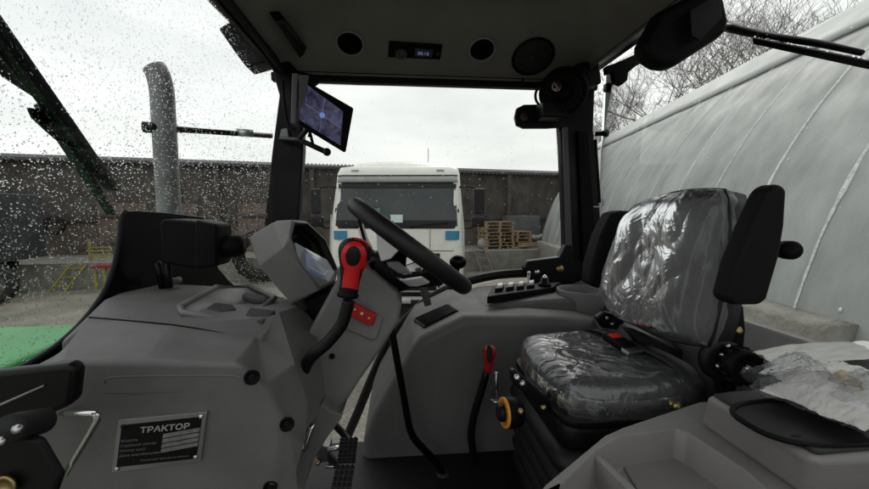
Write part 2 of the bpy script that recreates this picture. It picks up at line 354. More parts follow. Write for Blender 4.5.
# patches of sealant round the bolts
v = MB()
for i in range(55):
    d0 = rs.uniform(1.5, 14); th = rs.uniform(.05, T1); a = HP(th, d0, R+.003); r = rs.uniform(.006, .018)
    nrm = (a - (HO+HU*d0+HN*R)).normalized(); t = HU; b = nrm.cross(t)
    pts = [a + t*math.cos(q*.785)*r*rs.uniform(.5, 1.2) + b*math.sin(q*.785)*r*rs.uniform(.7, 1.8) for q in range(8)]
    v.add(prism(pts, nrm*.004))
v.build('sealant_dabs', SEAL, hang)['kind'] = 'stuff'
rings = []
for i in range(60):
    d0 = 3.02+12.3*i/59; h = 1.22-.011*i*.35+.035*noise.noise(V((i*.7, 2, 1))); b = .14+.03*noise.noise(V((i*.9, 7, 1)))
    base = HO+HU*d0
    rings.append([base+HN*(-b), base+HN*(-b*.9)+V((0, 0, h*.5)), base+HN*(-b*1.0)+V((0, 0, h-.05)), base+HN*(-b*.75)+V((0, 0, h)), base+HN*.16+V((0, 0, h+.02)), base+HN*.05+V((0, 0, 0))])
MB().add(loft(rings)).build('concrete_plinth', CONC, hang)

# --- storage shed along the far side of the yard, on a raised loading platform
A0 = G(-10.68, 10.5); A1 = G(4.9, 14.8); SU = (A1-A0).normalized(); SN = V((0, 0, 1)).cross(SU)   # SN points away from the viewer
def SP(s, n, z): return A0+SU*s+SN*n+V((0, 0, z))
def sbox(s0, s1, n0, n1, z0, z1):
    c = SP((s0+s1)/2, (n0+n1)/2, (z0+z1)/2); return obox(c, SU*(s1-s0)/2, SN*(n1-n0)/2, V((0, 0, (z1-z0)/2)))
BOARD = mat('weathered_boards', (.050, .043, .038), .8, col2=(.115, .098, .085), vscale=1.7, stretch=(1.2, 1.2, .8), bump=.5, bscale=20, bdist=.01)
BRICK = mat('brown_brick', (.085, .068, .057), .85, col2=(.17, .135, .112), vscale=1.6, bump=.6, bscale=12, bdist=.02, detail=6)
ROOFC = mat('shed_roof_sheet', (.045, .045, .047), .7, var=.3, vscale=3)
DOORW = mat('brown_wooden_door', (.15, .11, .09), .7, var=.35, vscale=4, stretch=(3, 3, .4), bump=.4, bscale=10, bdist=.01)
shed = empty('storage_shed', SP(8, 3, 0), 'long dark board and brick storage shed with a concrete loading platform across the yard', 'shed')
MB().add(sbox(-14, 27, 0, 2.6, -.02, .72)).build('loading_platform', CONC, shed, bevel=.03)
MB().add(sbox(-14, 27, 2.3, 2.55, .72, 2.35), smooth=False).build('brick_wall', BRICK, shed)
m = MB(); rs = random.Random(5); s = -14
while s < 27:
    wd = rs.uniform(.16, .3); m.add(sbox(s, s+wd-.003, 2.2+rs.uniform(-.004, .004), 2.28, rs.uniform(1.80, 1.84), 3.83), smooth=False); s += wd
m.build('board_cladding', BOARD, shed)
MB().add(sbox(-14, 27, 2.29, 2.5, 2.36, 3.9), smooth=False).build('back_boarding', BOARD, shed)
def roofpt(u, v): 
    s = -14.2+41.4*u; return SP(s, 1.95+v*5, 3.78+v*.75+.035*math.sin(s*2*math.pi/.18))
MB().add(grid(roofpt, 1400, 3)).build('roof', ROOFC, shed, solid=.02)
for s0, s1 in ((.1, 1.5), (1.7, 3.0), (4.3, 5.7), (8.6, 10.0)):
    d_ = MB().add(sbox(s0, s1, 2.1, 2.19, .74, 2.45), smooth=False).build('door', DOORW, shed, bevel=.01)
    for zb in (1.05, 1.95): MB().add(sbox(s0+.08, s1-.08, 2.06, 2.097, zb, zb+.15)).build('cross_bar', BOARD, d_)
for s0 in (-3, 3.6, 6.8, 11.5, 14.9, 18.5):
    MB().add(sbox(s0, s0+.16, 1.98, 2.14, .72, 3.75), smooth=False).build('post', BOARD, shed, bevel=.01)

# things standing on and by the platform
WOOD = mat('pale_pallet_wood', (.30, .21, .13), .7, col2=(.45, .34, .22), vscale=7, bump=.4, bscale=30, bdist=.004)
WOODG = mat('grey_timber', (.20, .17, .135), .75, col2=(.34, .29, .23), vscale=5, bump=.4, bscale=30, bdist=.004)
SACK = mat('pale_sack_cloth', (.35, .34, .32), .8, var=.15, vscale=9, bump=.6, bscale=25, bdist=.01)
GREYB = mat('grey_sheet_metal', (.16, .165, .17), .5, .2, var=.15, vscale=4)
YEL = mat('yellow_paint', (.30, .27, .05), .5, var=.15, vscale=9)
REDP = mat('red_painted_wood', (.26, .03, .03), .55, var=.15)
TYRE = mat('tyre_rubber', .018, .75, bump=.5, bscale=60, bdist=.004, var=.3)
def s_of(px, n):      # platform coordinate of the thing seen at photo column px, n metres behind the platform edge
    q = (px-434.5)/F; a = A0+SN*n
    ax, ad = a.dot(RH), a.dot(FH); ux, ud = SU.dot(RH), SU.dot(FH)
    return (q*ad-ax)/(ux-q*ud)
def pallet_mesh():
    m = MB()
    for x in (-.6, 0, .6):
        for q in (-.36, 0, .36): m.add(obox((x*.92, q, .055), (.05, 0, 0), (0, .05, 0), (0, 0, .037)), smooth=False)
        m.add(obox((x*.92, 0, .101), (.05, 0, 0), (0, .4, 0), (0, 0, .009)), smooth=False); m.add(obox((x*.92, 0, .009), (.05, 0, 0), (0, .4, 0), (0, 0, .009)), smooth=False)
    for q in (-.36, -.18, 0, .18, .36): m.add(obox((0, q, .12), (.6, 0, 0), (0, .06, 0), (0, 0, .0095)), smooth=False)
    return m
pal = None; SROT = math.atan2(SU.y, SU.x)
def pallet(loc, rz, label, grp):
    global pal
    if pal is None:
        pal = pallet_mesh().build('wooden_pallet', WOOD); o = pal
    else:
        o = pal.copy(); COL.objects.link(o)
    o.location = loc; o.rotation_euler = (0, 0, rz); props(o, label, 'pallet', grp)
rs = random.Random(11)
sp1, sp2 = s_of(496, .9), s_of(512, 1.0)
for k in range(8): pallet(SP(sp1+rs.uniform(-.03, .03), .9, .72+k*.133), SROT+rs.uniform(-.06, .06), 'wooden pallet in the taller of the two pallet stacks on the loading platform', 'pallets in the tall stack')
for k in range(5): pallet(SP(sp2+.1+rs.uniform(-.05, .05), 1.0, .72+k*.133), SROT+rs.uniform(-.1, .1), 'wooden pallet in the lower stack right of the tall pallet stack', 'pallets in the low stack')
sb = s_of(523, 1.5)
b_ = MB().add(sbox(sb-.75, sb+.75, 1.4, 2.0, .74, 2.0)).build('metal_cabinet', GREYB, bevel=.02); props(b_, 'plain grey sheet metal cabinet standing behind the pallets on the platform', 'cabinet')
sk = s_of(540, .7); k = 0
for i, (ds, nn, zz, rz) in enumerate(((-.35, .5, .76, .05), (-.3, .8, .76, -.1), (-.2, .55, .83, .3), (.1, .7, .84, -.2), (.0, .6, .90, .12), (.2, .9, .97, .0))):
    c = SP(sk+ds, nn, zz); a = SROT+rz; u_ = V((math.cos(a), math.sin(a), .0)); w_ = V((-math.sin(a), math.cos(a), 0))
    o = MB().add(obox(c, u_*.95, w_*.10, V((0, 0, .03))), smooth=False).build('timber_plank', WOODG if i % 2 else WOOD, bevel=.004)
    props(o, 'rough plank in the loose timber heap at the right end of the platform', 'plank', 'planks in the timber heap')
for i, (ds, zz) in enumerate(((-.30, 1.02), (.35, 1.06))):
    c = SP(sk+ds, .8, zz+.10)
    o = MB().add(ball(c, .2, 16, 10, (1.9, 1.0, .55))).build('filled_sack', SACK); props(o, ('pale filled sack on the left of the timber heap', 'pale filled sack on the right of the timber heap')[i], 'sack', 'sacks on the timber heap')
c = SP(s_of(484, .8), .8, .72)
o = MB().add(ball(c+V((0, 0, .2)), .22, 16, 10, (1.2, .9, 1.0))).build('filled_sack', SACK); props(o, 'pale filled sack left of the tall pallet stack beside the lorry', 'sack')
def ladder(name, foot, head, width, mt, rungs, label, side=SU):
    foot, head = V(foot), V(head); m = MB()
    for s_ in (-1, 1): m.add(obox((foot+head)/2+side*s_*width/2, side*.02, (head-foot)/2, SN*.035), smooth=False)
    t = empty(name, foot, label, 'ladder')
    m.build('side_rail', mt, t)
    for k in range(rungs):
        c = foot+(head-foot)*((k+.6)/rungs); MB().add(obox(c, side*(width/2-.021), V((0, 0, .018)), SN*.02), smooth=False).build('rung', mt, t)
    return t
s_ = s_of(483, -.2); ladder('wooden_ladder', SP(s_+.1, -.35, .0), SP(s_-.1, .0, .86), .42, WOODG, 3, 'short grey wooden ladder leaning on the platform edge right of the lorry')
s_ = s_of(64, -.25); ladder('yellow_ladder', SP(s_-.15, -.45, .0), SP(s_+.15, -.05, .66), .36, YEL, 3, 'short yellow ladder leaning on the platform edge seen through the wet windscreen')
s_ = s_of(88, .3)
t = empty('yellow_rack', SP(s_, .3, .72), 'yellow slatted rack with a tall post standing on the left of the platform', 'rack')
MB().add(sbox(s_-.03, s_+.03, .27, .33, .72, 1.36), smooth=False).build('post', YEL, t)
for k in range(4): MB().add(sbox(s_+.035, s_+.55, .28, .32, .80+k*.1, .84+k*.1), smooth=False).build('slat', YEL, t)
s_ = s_of(104, -.3)
t = empty('painted_trestle', SP(s_, -.4, 0), 'small trestle with a red top and yellow green legs before the platform', 'trestle')
MB().add(sbox(s_-.28, s_+.28, -.52, -.3, .60, .68), smooth=False).build('top_rail', REDP, t, bevel=.01)
for q in (-.22, .0, .2): MB().add(sbox(s_+q-.03, s_+q+.03, -.46, -.36, 0, .598), smooth=False).build('leg', YEL, t)
# old tyres
def tyre(name, c, ax, r, rw, label, cat='tyre', rim=None, parent=None):
    prof = [(r*.62, -rw*.5), (r*.72, -rw*.9), (r*.93, -rw), (r, -rw*.8), (r, rw*.8), (r*.93, rw), (r*.72, rw*.9), (r*.62, rw*.5)]
    vf = lathe(prof, c, ax, 40, cap=False); n = 40; k = len(prof)-1
    vf[1].extend([[k*n+j, k*n+(j+1) % n, (j+1) % n, j] for j in range(n)])
    m = MB().add(vf)
    t_, u_, w_ = frame(V(ax))
    for j in range(24):
        a = 2*math.pi*j/24; rad = u_*math.cos(a)+w_*math.sin(a); tan = w_*math.cos(a)-u_*math.sin(a)
        m.add(obox(V(c)+rad*r*1.005+t_*rw*.38*(1 if j % 2 else -1), rad*r*.03, tan*r*.035, t_*rw*.42+tan*r*.1), smooth=False)
    o = m.build(name, TYRE, parent, auto=40)
    if label: props(o, label, cat)
    return o
s_ = s_of(262, -.3)
tyre('old_tractor_tyre', SP(s_, -.42, .80), SN*.96+V((0, 0, .28)), .80, .22, 'big old tractor tyre leaning on the platform edge beside the front pillar')
s_ = s_of(55, 2.0)
tyre('hanging_tyre', SP(s_, 1.93, 1.72), SN, .3, .08, 'small dark tyre hung on the brown shed door behind the yellow ladder')
# dark trailer at the left
s_ = s_of(-6, -1.0)
t = empty('farm_trailer', SP(s_, -1.2, 0), 'dark high sided farm trailer parked at the far left of the yard', 'trailer')
MB().add(sbox(s_-2.6, s_+.55, -1.9, -.2, .95, 2.6)).build('body', mat('trailer_body', (.028, .030, .034), .6, var=.4, vscale=2), t, bevel=.02)
for q in range(6): MB().add(sbox(s_-2.5+q*.58, s_-2.42+q*.58, -1.96, -1.905, .95, 2.6), smooth=False).build('side_stake', BLACKM, t)
MB().add(sbox(s_-2.4, s_+.3, -1.3, -.8, .72, .945)).build('chassis', BLACKM, t)
for q in (-1.9, .35): tyre('wheel', SP(s_+q, -1.7, .45), SN, .45, .13, None, parent=t)

# --- bare trees
BARK = mat('bare_bark', (.075, .062, .052), .85, var=.3, vscale=12, bump=.6, bscale=20, bdist=.02)
TWIG = mat('bare_twigs', (.25, .23, .215), .85, var=.2, vscale=6)
def bare_tree(base, h, seed, label, levels=6, spread=.66, thick=.15):
    rs = random.Random(seed); tr = MB(); cw = MB()
    def grow(p, d, ln, r, lv):
        pts = [p]; q = p; dd = d.copy()
        for i in range(3):
            dd = (dd+V((rs.gauss(0, .17), rs.gauss(0, .17), rs.gauss(0.07, .10)))).normalized(); q = q+dd*ln/3; pts.append(q)
        (tr if lv < 2 else cw).add(tube(pts, [r, r*.62], 6 if lv < 2 else 3, caps=False))
        if lv >= levels: return
        n = rs.choice((3, 3, 4)) if lv < 5 else 3
        if not lv: n = 5
        for k in range(n):
            a = V((rs.gauss(0, 1), rs.gauss(0, 1), rs.gauss(.25, .6))).normalized()
            nd = (dd*(1-spread*rs.uniform(.6, 1.1))+a*spread+V((0, 0, .16))).normalized()
            if nd.z < -.15: nd.z = abs(nd.z)*.3; nd.normalize()
            st = pts[rs.choice((2, 3, 3))] if k else pts[3]
            grow(st, nd, ln*rs.uniform(.58, .80), max(r*.56, .0065), lv+1)
    grow(V(base), V((rs.gauss(0, .05), rs.gauss(0, .05), 1)).normalized(), h*.30, thick, 0)
    t = empty('bare_tree', base, label, 'tree', 'bare winter trees beyond the sheds')
    tr.build('trunk', BARK, t, recalc=False); cw.build('crown', TWIG, t, recalc=False)
bare_tree(G(13.2, 22), 15, 1, 'bare tree whose crown shows left of the rear wiper above the hangar roof', 6)
bare_tree(G(17.5, 19.0), 17, 8, 'bare tree rising above the hangar roof behind the rear wiper blade', 6)
bare_tree(G(20.5, 16.5), 15, 3, 'bare tree above the hangar roof at the far right of the rear window', 6)
bare_tree(G(13.4, 25.5), 13.5, 4, 'slender bare tree at the far end of the hangar roof beside the rear pillar', 7)
bare_tree(G(8.3, 31), 5.9, 5, 'small bare tree above the shed roof behind the pallet stacks', 6)
bare_tree(G(10.0, 33), 5.6, 6, 'small bare tree above the shed roof near the rear pillar', 6)

# --- lorry
TW = mat('white_lorry_paint', (.93, .92, .84), .3, coat=.3, var=.06, vscale=2.5, rvar=.1)
TG = mat('lorry_grey_visor', (.42, .43, .41), .4, var=.1)
TGLASS = mat('lorry_windscreen', (.018, .022, .024), .06, spec=.6, col2=(.05, .058, .058), vscale=1.5)
TDARK = mat('lorry_dark_plastic', .010, .5, var=.2)
TBLUE = mat('lorry_blue_stripe', (.07, .27, .46), .4)
TLAMP = mat('lorry_lamp_glass', (.5, .52, .52), .12, .3, spec=.9)
CARD = mat('white_card', (.7, .8, .78), .6)
TGREEN = mat('green_ornament', (.10, .28, .20), .6)
tk = empty('white_lorry', (0, 0, 0), 'white lorry with blue side stripes facing the tractor, seen through the side door', 'lorry')
def rring(z, hw, f, b, r=.18, n=5):
    pts = []
    for cx, cy, a0 in ((hw-r, f+r, -90), (hw-.05, b-.05, 0), (-hw+.05, b-.05, 90), (-hw+r, f+r, 180)):
        rr = r if cy < 1 else .05
        for i in range(n+1):
            a = math.radians(a0+90*i/n); pts.append(V((cx+rr*math.cos(a), cy+rr*math.sin(a), z)))
    return pts
Z = [(.42, 1.2, .10), (.62, 1.25, .02), (1.2, 1.26, 0), (1.84, 1.25, .03), (2.30, 1.21, .13), (2.74, 1.175, .24), (2.92, 1.165, .29), (3.04, 1.13, .37), (3.08, 1.0, .55)]
MB().add(loft([rring(z, h, f, 2.2) for z, h, f in Z])).build('cab_body', TW, tk, auto=50)
dfl = [[V((x*hw, f+abs(x)**3*.25, z)) for x in [i/8-1 for i in range(17)]]+[V((x*hw, 2.1, z)) for x in (1, 0, -1)] for z, hw, f in ((3.05, .98, .5), (3.12, .95, .58), (3.19, .88, .72), (3.22, .8, .9))]
MB().add(loft(dfl)).build('roof_deflector', TW, tk, auto=50)
def fy(z):
    for (a, _, fa), (b, _, fb) in zip(Z, Z[1:]):
        if a <= z <= b: return fa+(fb-fa)*(z-a)/(b-a)
    return .4
def front(z0, z1, x0, x1, out, nx=10, nz=5, tap=0):
    def fn(u, v):
        z = z0+(z1-z0)*v; x = (x0+(x1-x0)*u)*(1-tap*v); e = max(0, abs(x)-(1.26-.18-(.075 if z > 2.3 else .02)))/.18
        return V((x, fy(z)-out+.16*e*e, z))
    return grid(fn, nx, nz)
wsc = MB().add(front(1.88, 2.70, -1.12, 1.12, .014, 24, 5, .035)).build('windscreen', TGLASS, tk)
MB().add(front(1.885, 1.99, -1.1, 1.1, .022, 24, 1)).build('dashboard_edge', TDARK, wsc)
MB().add(front(1.95, 2.10, -.10, .12, .030, 2, 1)).build('paper_card', CARD, wsc)
MB().add(front(1.95, 2.22, -.42, -.30, .030, 2, 1)).build('ornament', TGREEN, wsc)
MB().add(front(2.62, 2.70, -1.1, 1.1, .03, 24, 1)).build('shade_band', TDARK, wsc)
m = MB()
for x0, x1, zt in ((-.75, -.05, 1.97), (.25, .95, 1.95)): m.add(tube([V((x0, .02, 1.87)), V(((x0+x1)/2, .0, 1.93)), V((x1, .0, zt))], .014, 6))
m.build('wiper', TDARK, tk)
MB().add(front(2.735, 2.85, -1.13, 1.13, .05, 24, 2, .02)).build('sun_visor', TG, tk, solid=.02)
MB().add(front(2.85, 2.875, -1.14, 1.14, .058, 24, 1, .02)).build('visor_edge', TDARK, tk)
for z in (1.40, 1.83): MB().add(front(z, z+.012, -1.24, 1.24, .004, 24, 1)).build('panel_gap', TDARK, tk)
for q in (-.62, .62): MB().add(front(1.41, 1.82, q-.005, q+.005, .004, 1, 2)).build('panel_gap', TDARK, tk)
MB().add(front(1.84, 2.74, -1.16, 1.16, .006, 24, 5, .03)).build('screen_rubber', TDARK, tk)
for q in (-.8, .8): MB().add(obox((q, fy(2.97)-.01, 2.97), (.07, 0, 0), (0, .02, 0), (0, 0, .02))).build('marker_lamp', TLAMP, tk, bevel=.01)
for s in (-1, 1):
    mm = MB().add(obox((s*1.52, .22, 2.36), (.10, 0, 0), (0, .07, 0), (0, 0, .25))).build('mirror', TDARK, tk, bevel=.04, seg=3)
    MB().add(obox((s*1.50, .22, 1.96), (.12, 0, 0), (0, .07, 0), (0, 0, .10))).build('wide_mirror', TDARK, tk, bevel=.04, seg=3)
    MB().add(tube([(s*1.1, .35, 2.62), (s*1.3, .25, 2.66), (s*1.52, .22, 2.58)], .022, 6, 4)).add(tube([(s*1.18, .3, 1.86), (s*1.35, .22, 1.84), (s*1.50, .22, 1.9)], .022, 6, 4)).build('mirror_arm', TDARK, tk)
    MB().add(front(1.62, 1.79, s*.90, s*1.262, .022, 10, 1)).build('blue_stripe', TBLUE, tk)
    lamp = MB().add(front(.62, .90, s*.80, s*1.2, .012, 6, 2)).build('headlamp', TLAMP, tk)
    MB().add(front(.58, .94, s*.76, s*1.24, .006, 6, 2)).build('lamp_surround', TDARK, tk)
    tyre('wheel', (s*1.05, 1.35, .5), (1, 0, 0), .5, .15, None, parent=tk)
    tyre('wheel', (s*1.0, 5.2, .5), (1, 0, 0), .5, .22, None, parent=tk)
    MB().add(tube([(s*1.19, .03, 2.1), (s*1.24, .06, 1.3), (s*1.24, .06, .9)], .012, 6)).build('corner_seam', TG, tk)
MB().add(front(1.00, 1.36, -.80, .80, .008, 10, 3)).build('upper_grille', TDARK, tk)
MB().add(front(1.08, 1.28, -.42, .70, .018, 10, 1)).build('grille_panel', TW, tk)
gr = MB().add(front(.50, .97, -.74, .74, .010, 10, 3)).build('lower_grille', TDARK, tk)
for z in (.60, .72, .84): MB().add(front(z, z+.035, -.72, .72, .03, 8, 1)).build('grille_bar', TG, gr)
MB().add(obox((0, .04, .42), (.26, 0, 0), (0, .005, 0), (0, 0, .055))).build('number_plate', WHITE, tk)
MB().add(obox((0, .3, .36), (1.15, 0, 0), (0, .22, 0), (0, 0, .07))).build('bumper_step', TDARK, tk, bevel=.03)
MB().add(obox((0, 4.2, .85), (.45, 0, 0), (0, 2.2, 0), (0, 0, .12))).build('chassis', TDARK, tk)
MB().add(tube([(.55, .9, 3.0), (.55, .95, 3.50)], .006, 5)).build('aerial', TDARK, tk)
tk.scale = (1.055, 1, 1); tk.location = G(-.74, 7.25); tk.rotation_euler = (0, 0, -YAW-.03)
# ================================================================== TRACTOR CAB
cab = empty('tractor_cab', (0.2, 1.0, 1.3), 'cab of a farm tractor with grey plastic trim, black pillars and rain covered glass', 'tractor')
def zz(z): return H+z
XF, XB, YL, YR = -.535, .94, .22, 1.77

# --- roof lining: header ring, sloping ring with the vents, flat ceiling with a raised panel
def rrect(x0, x1, y0, y1, r, z, n=6):
    pts = []
    for cx, cy, a0 in ((x1-r, y0+r, -90), (x1-r, y1-r, 0), (x0+r, y1-r, 90), (x0+r, y0+r, 180)):
        for i in range(n+1):
            a = math.radians(a0+90*i/n); pts.append(V((cx+r*math.cos(a), cy+r*math.sin(a), zz(z))))
    return pts
rings = []
for ins, z, r in ((0, .605, .05), (.004, .632, .05), (.035, .655, .06), (.055, .662, .08), (.225, .765, .14), (.255, .776, .15), (.30, .781, .16)):
    rings.append(rrect(XF+ins, XB-.13-ins*.6, YL+ins, YR-ins, r, z))
rings.append(rrect(XF+.34, XB-.36, YL+.34, YR-.335, .10, .779)); rings.append(rrect(XF+.352, XB-.372, YL+.352, YR-.347, .09, .768)); 
roof = MB().add(loft(rings, cap=False)).add((rings[-1], [list(range(len(rings[-1])))])).build('roof_lining', ROOF, cab, merge=True, solid=-.0)
S0, SNV = V((0, 1.715, zz(.662))), V((0, -.504, -.864))      # the sloping face over the door
def onslope(x, y): return PL(x, y, S0, SNV)
nin = V((0, -.518, -.855)).normalized(); su_ = V((1, 0, 0)); sv_ = nin.cross(su_).normalized()*-1   # sv_ points up the slope
if sv_.z < 0: sv_ = -sv_
for px, py in ((350, 43.5), (482, 49.5)):
    c = onslope(px, py)
    ring = MB().add(lathe([(.058, -.004), (.058, .003), (.056, .007), (.0525, .007), (.051, .003), (.051, -.03)], c, nin, 36, cap=False)).build('vent_ring', mat('vent_ring_grey', .26, .4), roof)
    m = MB().add(lathe([(.0515, -.002), (.049, .002), (.0, .002)], c+nin*.0005, nin, 36, cap=False))
    m.build('vent_face', BLACK, roof)
    m = MB()
    for k in range(-3, 4):
        hw = math.sqrt(max(0, .043**2-(k*.0115)**2)); m.add(obox(c+sv_*k*.0115+nin*.004, su_*hw, sv_*.0012+nin*.002, nin*.003-sv_*.001), smooth=False)
    m.build('vent_slats', mat('vent_slat_black', .004, .8, spec=.05), roof)
c = onslope(533, 57)
MB().add(lathe([(.094, -.004), (.094, .004), (.086, .008), (.081, .002)], c, nin, 40, cap=False)).build('speaker_surround', BLACK, roof)
m = MB().add(lathe([(.082, .002), (.045, .006), (.0, .007)], c, nin, 40, cap=False))
for k in range(8):
    a = k*math.pi/4; dd = su_*math.cos(a)+sv_*math.sin(a); tt = sv_*math.cos(a)-su_*math.sin(a); m.add(obox(c+dd*.050+nin*.006, dd*.028, tt*.003, nin*.002), smooth=False)
m.add(lathe([(.014, .004), (.014, .009), (.0, .011)], c, nin, 20, cap=False))
m.build('speaker_grille', mat('speaker_mesh', .022, .5, bump=.9, bscale=900), roof)
# slot on the front slope
q = [PL(x, y, V((XF+.058, 1.2, zz(.662))), V((.518, 0, -.855))) for x, y in ((269, 12), (279, 11), (310, 50), (308, 54), (298, 54))]
MB().add(prism(q, V((.504, 0, -.864))*.034)).build('slot_surround', BLACKM, roof, bevel=.002)
q = [PL(x, y, V((XF+.058, 1.2, zz(.662))), V((.518, 0, -.855)))+V((.504, 0, -.864))*.0345 for x, y in ((273, 15), (278, 15), (305, 50), (300, 51))]
MB().add(prism(q, V((.504, 0, -.864))*.002)).build('slot_vent', mat('vent_slot', .004, .7), roof)
for x, y in ((437, 80), (327, 76), (523, 80)):
    MB().add(ball(P(x, y, YR-.012), .006, 10, 6)).build('trim_button', BLACK, roof)
# roof shell, so that daylight comes only through the windows
m = MB().add(loft([rrect(XF-.005, XB+.05, .12, YR+.10, .15, .70), rrect(XF-.01, XB+.07, .08, YR+.13, .18, .76), rrect(XF-.005, XB+.05, .12, YR+.10, .2, .90), rrect(XF, XB, .3, YR-.1, .2, .96)], cap=False))
r_ = rrect(XF, XB, .3, YR-.1, .2, .96); m.add((r_, [list(range(len(r_)))]))
ra = rrect(XF-.005, XB+.05, .12, YR+.10, .15, .70); rb = rrect(XF+.01, XB-.14, YL+.01, YR-.01, .05, .612); m.add(loft([ra, rb], cap=False))
m.build('roof_shell', BLACKM, cab)

# --- pillars and rails
fp = [(266, 48), (284, 55), (302, 76), (303, 150), (298, 225), (297, 262), (262, 262), (264, 222), (272, 150), (279, 95)]
pil = MB().add(slab(fp, 1.74, 1.80)).build('front_pillar', BLACKM, cab, bevel=.008)
MB().add(tube([P(x, y, 1.735) for x, y in ((282, 80), (284, 105), (288, 125), (295, 129))], .004, 6, 5)).build('cable', RUBBER, pil)
rp_ = [(556, 60), (596, 60), (594, 130), (600, 205), (606, 288), (566, 288), (565, 230), (562, 150)]
rpil = MB().add(slab(rp_, 1.76, 1.82)).build('rear_pillar', BLACKM, cab, bevel=.01)
MB().add(slab([(563, 127), (568, 127), (573, 262), (567, 262)], 1.745, 1.758)).build('door_edge_strip', mat('dull_strip', .09, .4), rpil, bevel=.003)
MB().add(slab([(578, 130), (589, 130), (598, 262), (584, 262)], 1.735, 1.758)).build('pillar_cover', BLACK, rpil, bevel=.006)
MB().add(obox((.19, 1.79, zz(.595)), (.75, 0, 0), (0, .02, 0), (0, 0, .018))).build('door_header', BLACKM, cab, bevel=.006)
MB().add(obox((XB-.045, 1.0, zz(.70)), (.06, 0, 0), (0, .80, 0), (0, 0, .034))).build('rear_header', BLACKM, cab, bevel=.015)
MB().add(obox((XF+.012, 1.0, zz(.66)), (.016, 0, 0), (0, .79, 0), (0, 0, .04))).build('front_header', BLACKM, cab, bevel=.012)
MB().add(tube([V((XF+.03, .9, zz(.64))), V((XF+.02, 1.4, zz(.635))), V((XF+.04, 1.73, zz(.60)))], .012, 8, 4)).build('header_seal', RUBBER, cab)
# corner gussets of the door opening
MB().add(slab([(296, 70), (325, 77), (306, 92), (300, 120), (296, 120)], 1.765, 1.79)).build('corner_gusset', BLACKM, cab, bevel=.006)
MB().add(slab([(560, 78), (532, 82), (548, 92), (556, 110), (562, 140), (568, 140)], 1.765, 1.79)).build('corner_gusset', BLACKM, cab, bevel=.006)
hb = MB().add(slab([(524, 268), (528, 261), (545, 259), (560, 257), (566, 245), (572, 245), (578, 290), (535, 288)], 1.74, 1.79)).build('door_corner_plate', BLACKM, cab, bevel=.006)
for x, y, r in ((537, 272, .014), (560, 269, .02)):
    c = P(x, y, 1.735); MB().add(lathe([(r, 0), (r, .008), (r*.7, .014), (0, .015)], c+V((0, .005, 0)), (0, -1, 0), 16, cap=False)).build('bolt', BRASS if r > .015 else CHROME, hb)
# round tube that forms the lower edge of the door frame
pts = [P(x, y, 1.79) for x, y in ((566, 280), (540, 274), (515, 273.5), (485, 277), (455, 286), (428, 300), (405, 321), (388, 345), (372, 378), (358, 412), (346, 440), (336, 468), (328, 505))]
tb = MB().add(tube(pts, .022, 12, 5)).build('door_frame_tube', BLACKM, cab)
pts2 = [p+V((.012, -.016, .016)) for p in pts]
MB().add(tube(pts2, .007, 8, 5)).build('frame_seal', RUBBER, tb)
# door glass
q = [P(x, y, 1.80) for x, y in ((299, 84), (560, 89), (567, 280), (515, 276), (455, 289), (405, 324), (372, 381), (346, 443), (328, 500), (285, 500), (297, 260), (301, 150))]
dglass = MB().add(prism(q, (0, .004, 0)), smooth=False).build('door_glass', GLASS, cab)

# --- windscreen
def wx(Y): return -.75+.22*((Y-1.0)/.78)**2
def WS(x, y, off=0.):
    d = ray(x, y); lo, hi = .3, 3.0
    for _ in range(50):
        t = (lo+hi)/2; p = CAM+d*t
        if p.x > wx(p.y): lo = t
        else: hi = t
    return CAM+d*lo+V((off, 0, 0))
wscr = MB().add(grid(lambda u, v: V((wx(.24+1.56*u), .24+1.56*u, zz(-.62+1.44*v))), 40, 1)).build('windscreen', GLASS, cab, recalc=False)
bd = [(-40, 384), (0, 374), (30, 359), (55, 342), (80, 318), (100, 290), (110, 262), (115, 235), (117, 218), (121, 211), (130, 210.5), (165, 213), (198, 217), (204, 222), (207, 245), (214, 268), (226, 282), (240, 292), (240, 330), (120, 420), (-40, 440)]
q = [WS(x, y, .004) for x, y in bd]
MB().add(prism(q, (.012, 0, 0))).build('windscreen_border', GLOSS, wscr, bevel=.003)
MB().add(tube([WS(x, y, .012) for x, y in bd[:10]], .006, 6, 3)).build('windscreen_seal', RUBBER, wscr)

